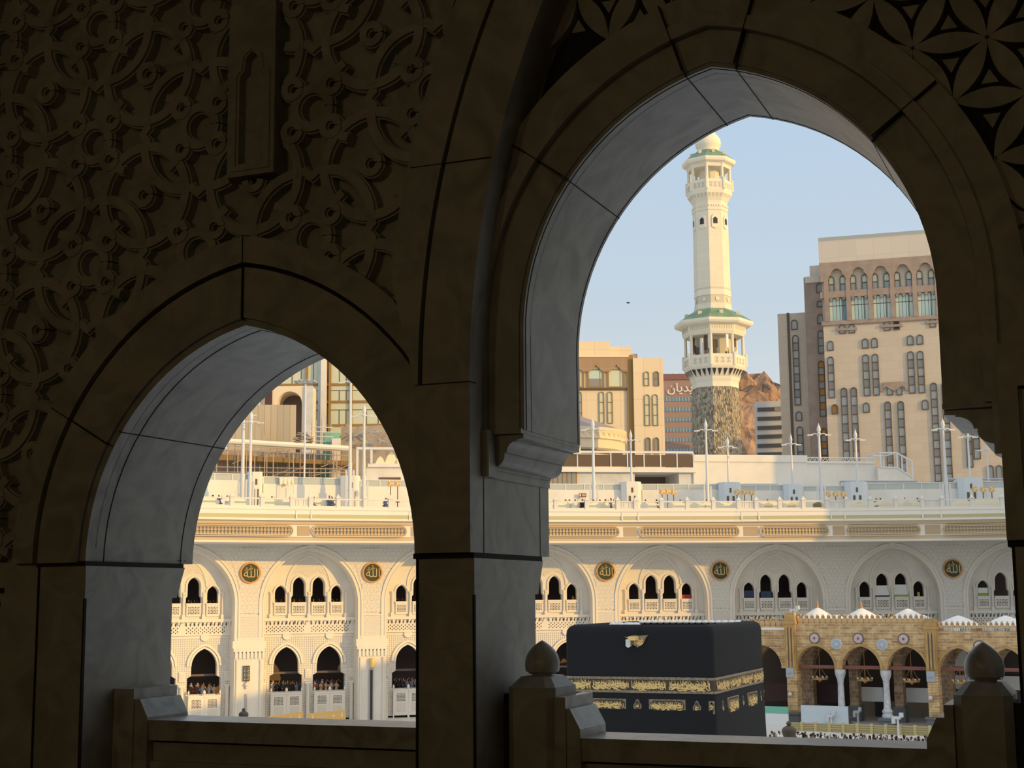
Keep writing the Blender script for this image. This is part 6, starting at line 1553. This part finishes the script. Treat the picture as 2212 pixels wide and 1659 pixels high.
# round building with slate roof
fd = Fr(1212, 960, 242, 0); zq = lambda py: fd.p(1300, py)[1]; rp_ = lambda px: (px-1212)*242/F
t = thing('round_pavilion', 'round cream building with low slate cone roof, left of the yellow stone block', 'building', M=fd.M @ Matrix.Translation((0, rp_(1361)*.6, 0)))
k_ = rp_(1361)
m = MB(); m.lathe([(k_*.93, 20), (k_*.93, zq(974)), (k_*.97, zq(970)), (k_*.97, zq(952)), (k_, zq(950)), (k_, zq(944)), (k_*.985, zq(943)), (k_*.985, zq(936)), (k_*1.0, zq(933)), (k_*1.0, zq(926))], 56); m.build('drum', 'stone_yellow_trim', t, 40)
m = MB()
for i in range(56): a = 2*PI*i/56; m.box(k_*.99*math.cos(a)-.16, k_*.99*math.cos(a)+.16, k_*.99*math.sin(a)-.16, k_*.99*math.sin(a)+.16, zq(943.5), zq(937))
m.build('dentils', 'stone_yellow_trim', t)
MB().lathe([(k_*1.0, zq(926)), (k_*.98, zq(925)), (k_*.3, zq(888)), (.5, zq(880))], 56).build('cone_roof', 'roof_slate', t, 40)
MB().lathe([(k_*.935, zq(982)), (k_*.935, zq(974))], 56).build('dark_band', 'frame_brown', t)
# canopy and low block seen at the right of the left arch
fk = Fr(820, 1010, 205, 6); XK = lambda c: fk.p(420+c/3.95, 1010)[0]; ZK = lambda c: fk.p(820, 760+c/3.95)[1]
t = thing('canopy_block', 'white terrace block under a flat white canopy, right side of the left arch', 'building', M=fk.M)
MB().box(XK(1465), XK(2000), 0, 5, ZT, ZK(985)).build('block', 'terrace_white', t); MB().box(XK(1480), XK(2000), -.5, 5, ZK(985), ZK(955)).build('roof_slab', 'terrace_white', t)
MB().box(XK(1575), XK(1760), -.1, .1, ZK(1125), ZK(1072)).build('dark_window', 'frame_brown', t)
MB().box(XK(1380), XK(2000), -.8, .2, ZK(838), ZK(818)).box(XK(1380), XK(1400), -.7, -.4, ZT, ZK(820)).box(XK(1500), XK(1520), -.7, -.4, ZK(955), ZK(820)).build('canopy', 'metal_white', t)
m = MB()
for a, w_, h_ in ((1540, 90, 70), (1620, 120, 110), (1700, 90, 60)): x = XK(a); q = (XK(a+w_)-x)/2; z = ZK(955); H = ZK(955-h_)-z; m.prism([(x, z), (x+q*.5, z+H*.7), (x+q, z+H), (x+q*1.5, z+H*.75), (x+2*q, z)], 1.0, 2.2)
m.build('sacks', 'cream_cloth', t)
m = MB()
for i, c in enumerate((1300, 1318, 1348, 1365, 1480, 1500, 1525, 1545)): x = XK(c); m.tube([(x, -3.5, ZT), (x, -3.5, ZK(1125-(i % 3)*12))], .1, 6)
o = tag(m.build('bollard_row', 'metal_grey'), 'row of thin grey uprights on the terrace at the right of the left arch', 'post'); o.matrix_world = fk.M

# ================================================================== people
def person_mesh(name, pose, cloth, seed, hood=None):
    rn = random.Random(seed); m = MB(); mats_ = ['skin', cloth, hood or 'hair']
    sit = pose == 'sit'; hz = .84 if sit else 1.52
    prof = [(.26, 0), (.30, .12), (.25, .3), (.19, .46), (.21, .62), (.205, .70), (.12, .76), (.065, .80)] if sit else [(.20, 0), (.24, .1), (.21, .5), (.19, .82), (.175, .98), (.20, 1.22), (.205, 1.34), (.13, 1.43), (.065, 1.48)]
    m.use(1).lathe([(r, z) for r, z in prof], 12, 0, 0, 0, 1.12, .78)
    m.use(0).lathe([(.060, hz-.08), (.062, hz), (.085, hz+.05), (.098, hz+.12), (.095, hz+.19), (.07, hz+.245), (.02, hz+.265)], 10, 0, -.01, 0, .92, 1.06)
    m.ball((0, -.115, hz+.11), .022, 6)
    m.use(2).lathe([(.098, hz+.11), (.108, hz+.15), (.105, hz+.21), (.075, hz+.262), (.02, hz+.282)] if not hood else [(.16, hz-.1), (.115, hz-.02), (.112, hz+.12), (.112, hz+.2), (.08, hz+.265), (.02, hz+.285)], 10, 0, .025, 0, .95, 1.05)
    sz = hz-.16
    up = rn.random() < .25
    for s_ in (-1, 1):
        sh = Vector((s_*.22, 0, sz)); el = Vector((s_*.30, -.06-.1*rn.random(), sz-.28)); ha = Vector((s_*.20, -.30, sz-.30-.1*rn.random()))
        if up and s_ == 1: el = Vector((.34, -.12, sz+.05)); ha = Vector((.24, -.22, sz+.32))
        m.use(1).tube([sh, (sh+el)/2, el], .062, 7, .05); m.use(0).tube([el, (el+ha)/2, ha], .045, 7, .034); m.ball(ha, .042, 6, 1, 1.3, .8)
    if sit:
        for s_ in (-1, 1): m.use(1).tube([(s_*.12, 0, .12), (s_*.26, -.30, .16), (s_*.04, -.42, .07)], .09, 7, .055)
    else:
        for s_ in (-1, 1): m.use(0).box(s_*.1-.045, s_*.1+.045, -.20, .06, 0, .06)
    return m, mats_
KINDS = []
for i, (pose, cloth, hood, words) in enumerate((('stand', 'cloth_white', None, 'person in a white robe, standing'), ('stand', 'cloth_black', 'cloth_black', 'person in a black robe, standing'), ('stand', 'cloth_tan', None, 'person in a tan shirt, standing'), ('stand', 'cloth_grey', 'cloth_white', 'person in grey, standing'), ('stand', 'cloth_blue', None, 'person in dark blue, standing'), ('stand', 'cloth_red', 'cloth_white', 'person in red, standing'),
                                            ('sit', 'cloth_white', None, 'person in white, sitting'), ('sit', 'cloth_black', 'cloth_black', 'person in black, sitting'), ('sit', 'cloth_blue', None, 'person in dark blue, sitting'))):
    m, mm_ = person_mesh('person', pose, cloth, i, hood); o = m.build('person', mm_, smooth=60); me = o.data; bpy.data.objects.remove(o); KINDS.append((me, words))
def person(kind, loc, rz, where, group):
    o = bpy.data.objects.new('person', KINDS[kind][0]); COL.objects.link(o); o.location = loc; o.rotation_euler = (0, 0, rz); tag(o, KINDS[kind][1]+' '+where, 'person', group); return o
rn = random.Random(77)
# worshippers on the courtyard floor seen just over the right balustrade
crowd = []
for i in range(1500):
    if len(crowd) >= 84: break
    px = 1664+(2004-1664)*rn.random(); py = 1580+(px-1664)*.030+rn.uniform(0, 9); q = on_z(px, py, 1.72)
    if all((q.x-c.x)**2+(q.y-c.y)**2 > .42 for c in crowd):
        crowd.append(q); person(rn.choice((0, 0, 0, 1, 1, 2, 3, 4)), (q.x, q.y, 0), YAW+rn.uniform(-2.6, 2.6), 'in the crowd below the tan barrier', 'crowd on the courtyard floor')
# people behind the parapets of the lower arches
def in_bay(k, x, y, z): return Matrix.Translation(GI) @ bayM(k) @ Vector((x, y, z))
WH = {1: 'leftmost', 2: 'middle', 3: 'right-hand', 4: 'next'}
for k, x, where, n_ in ((1, 2.62, 'behind the leftmost lower balcony', 9), (2, -2.62, 'behind the second lower balcony from the left', 11), (2, 2.62, 'behind the third lower balcony from the left', 10), (3, -2.62, 'at the lower balcony cut by the middle pillar', 12), (4, 2.62, 'behind the lower balcony left of the black shrine', 8)):
    ang = math.atan2(bayM(k)[1][0], bayM(k)[0][0])
    for i in range(n_):
        row = i % 2; q = in_bay(k, x-1.65+3.3*(i+.5)/n_+rn.uniform(-.1, .1), RY+.95+.75*row, 2.8+(.0 if not row else .12)); person(rn.choice((0, 2, 2, 1, 4, 3, 1, 2, 3, 4, 1, 5) if k != 3 else (4, 1, 1, 2, 3, 1)), q, ang+rn.uniform(-.6, .6), where, 'people '+where)
# a few heads in the upper windows
for k, x in ((1, 1.2), (1, 3.45), (2, -3.45), (2, -1.2), (2, 1.2), (2, 3.45), (3, -3.45)):
    ang = math.atan2(bayM(k)[1][0], bayM(k)[0][0])
    for i in range(2): q = in_bay(k, x-.35+.7*i, RY+1.2, 12.65); person(rn.choice((2, 4, 1)), q, ang+rn.uniform(-.5, .5), 'at an upper window of the far gallery, left arch', 'people at the upper windows')
# people on the terrace
for px, kind, off, where in ((458, 7, 6.5, 'at the left end of the terrace'), (472, 8, 6.5, 'second from the left end of the terrace'), (490, 6, 6.3, 'third from the left end of the terrace'), (587, 8, 6.4, 'beside the left service block'), (678, 8, 6.6, 'left of the standing man on the terrace'), (711, 4, 7.2, 'alone behind the parapet in the left arch'), (717, 8, 7.0, 'right of the standing man on the terrace'), (833, 8, 6.5, 'by the fans at the right of the left arch'),
        (1222, 8, 6.4, 'first right of the middle pillar'), (1231, 6, 6.4, 'second right of the middle pillar'), (1243, 8, 6.3, 'third right of the middle pillar'), (1259, 7, 7.2, 'in front of the notice board'), (1283, 8, 6.4, 'below the dome lamp mast'), (1297, 6, 6.4, 'right of the dome lamp mast'), (1309, 1, 5.4, 'left of the dark figure by the parapet'), (1321, 4, 6.8, 'by the parapet left of the emblem panel'),
        (1395, 8, 6.4, 'left of the first three fans'), (1420, 7, 6.6, 'below the first three fans'), (1471, 8, 6.4, 'right of the first three fans'), (1528, 7, 6.4, 'below the minaret lamp mast'), (1660, 7, 6.4, 'right of the minaret fans'), (1862, 6, 6.4, 'in the shade left of the cage'), (1895, 8, 6.6, 'in the shade below the cage'), (1904, 6, 6.4, 'in the shade right of the cage base'), (1957, 5, 5.8, 'in the shade near the right end of the terrace'), (1984, 7, 6.4, 'in the shade at the right end of the terrace')):
    q = on_front(px, off)[2]
    o = bpy.data.objects.new('person', KINDS[kind][0]); COL.objects.link(o); o.location = (q.x, q.y, ZT+(.55 if kind >= 6 else 0)); o.rotation_euler = (0, 0, YAW+rn.uniform(-1, 1)); tag(o, KINDS[kind][1]+' '+where, 'person', 'people on the far terrace')
    if kind >= 6:
        s_ = tag(MB().box(-.25, .25, -.25, .25, .47, .55).box(-.22, -.17, -.2, .2, 0, .47).box(.17, .22, -.2, .2, 0, .47).build('stool', 'cream_cloth'), 'low cream stool of the sitter '+where, 'stool', 'stools on the far terrace'); s_.location = (q.x, q.y, ZT); s_.rotation_euler = (0, 0, YAW)
# cloths and screens on the ledges of the upper windows
for k, x, w_, z0, z1, mt, lab in ((5, 3.45, 1.2, 13.98, 14.55, 'rug_red', 'red cloth on the right small upper window above the shrine'), (6, -3.45, 1.2, 14.0, 15.0, 'rug_blue', 'dark blue cloth in the leftmost upper window right of the second medallion'), (6, -1.2, 1.4, 14.0, 14.9, 'rug_blue', 'dark blue cloth in the left tall window right of the second medallion'),
                                  (7, -1.2, 1.8, 14.25, 15.5, 'hoard_white', 'white screen in the left tall window above the brick arcade'), (7, -1.2, 1.7, 13.95, 14.22, 'rug_blue', 'blue roll under the white screen in the left tall window'), (7, 1.2, 1.8, 14.3, 15.6, 'hoard_white', 'white screen in the right tall window above the brick arcade'), (7, 1.2, 1.7, 13.95, 14.28, 'rug_green', 'green roll under the white screen in the right tall window'), (7, 3.45, .3, 13.98, 14.6, 'rug_green', 'narrow green cloth in the right small window above the brick arcade'),
                                  (8, -3.45, 1.2, 13.98, 14.4, 'rug_green', 'green cloth in the small window at the far right'), (8, -3.45, 1.2, 14.42, 15.1, 'hoard_white', 'white screen in the small window at the far right')):
    o = tag(MB().box(-w_/2, w_/2, -.12, .12, 0, z1-z0).build('window_cloth', mt), lab, 'cloth'); o.matrix_world = Matrix.Translation(GI) @ bayM(k) @ Matrix.Translation((x, RY+.25, z0))
# bird in the sky
p = at(1357, 654, 120); o = tag(MB().lathe([(.01, -.16), (.05, -.06), (.05, .06), (.01, .16)], 6).map(lambda p: (p.z, p.y, p.x)).prism([(-.03, 0), (.05, 0), (.02, .3), (-.05, .28)], 0, .02, ax='z').prism([(-.03, 0), (.05, 0), (.02, -.3), (-.05, -.28)], 0, .02, ax='z').build('bird', 'ink'), 'tiny dark bird flying in the sky left of the minaret', 'bird'); o.location = p
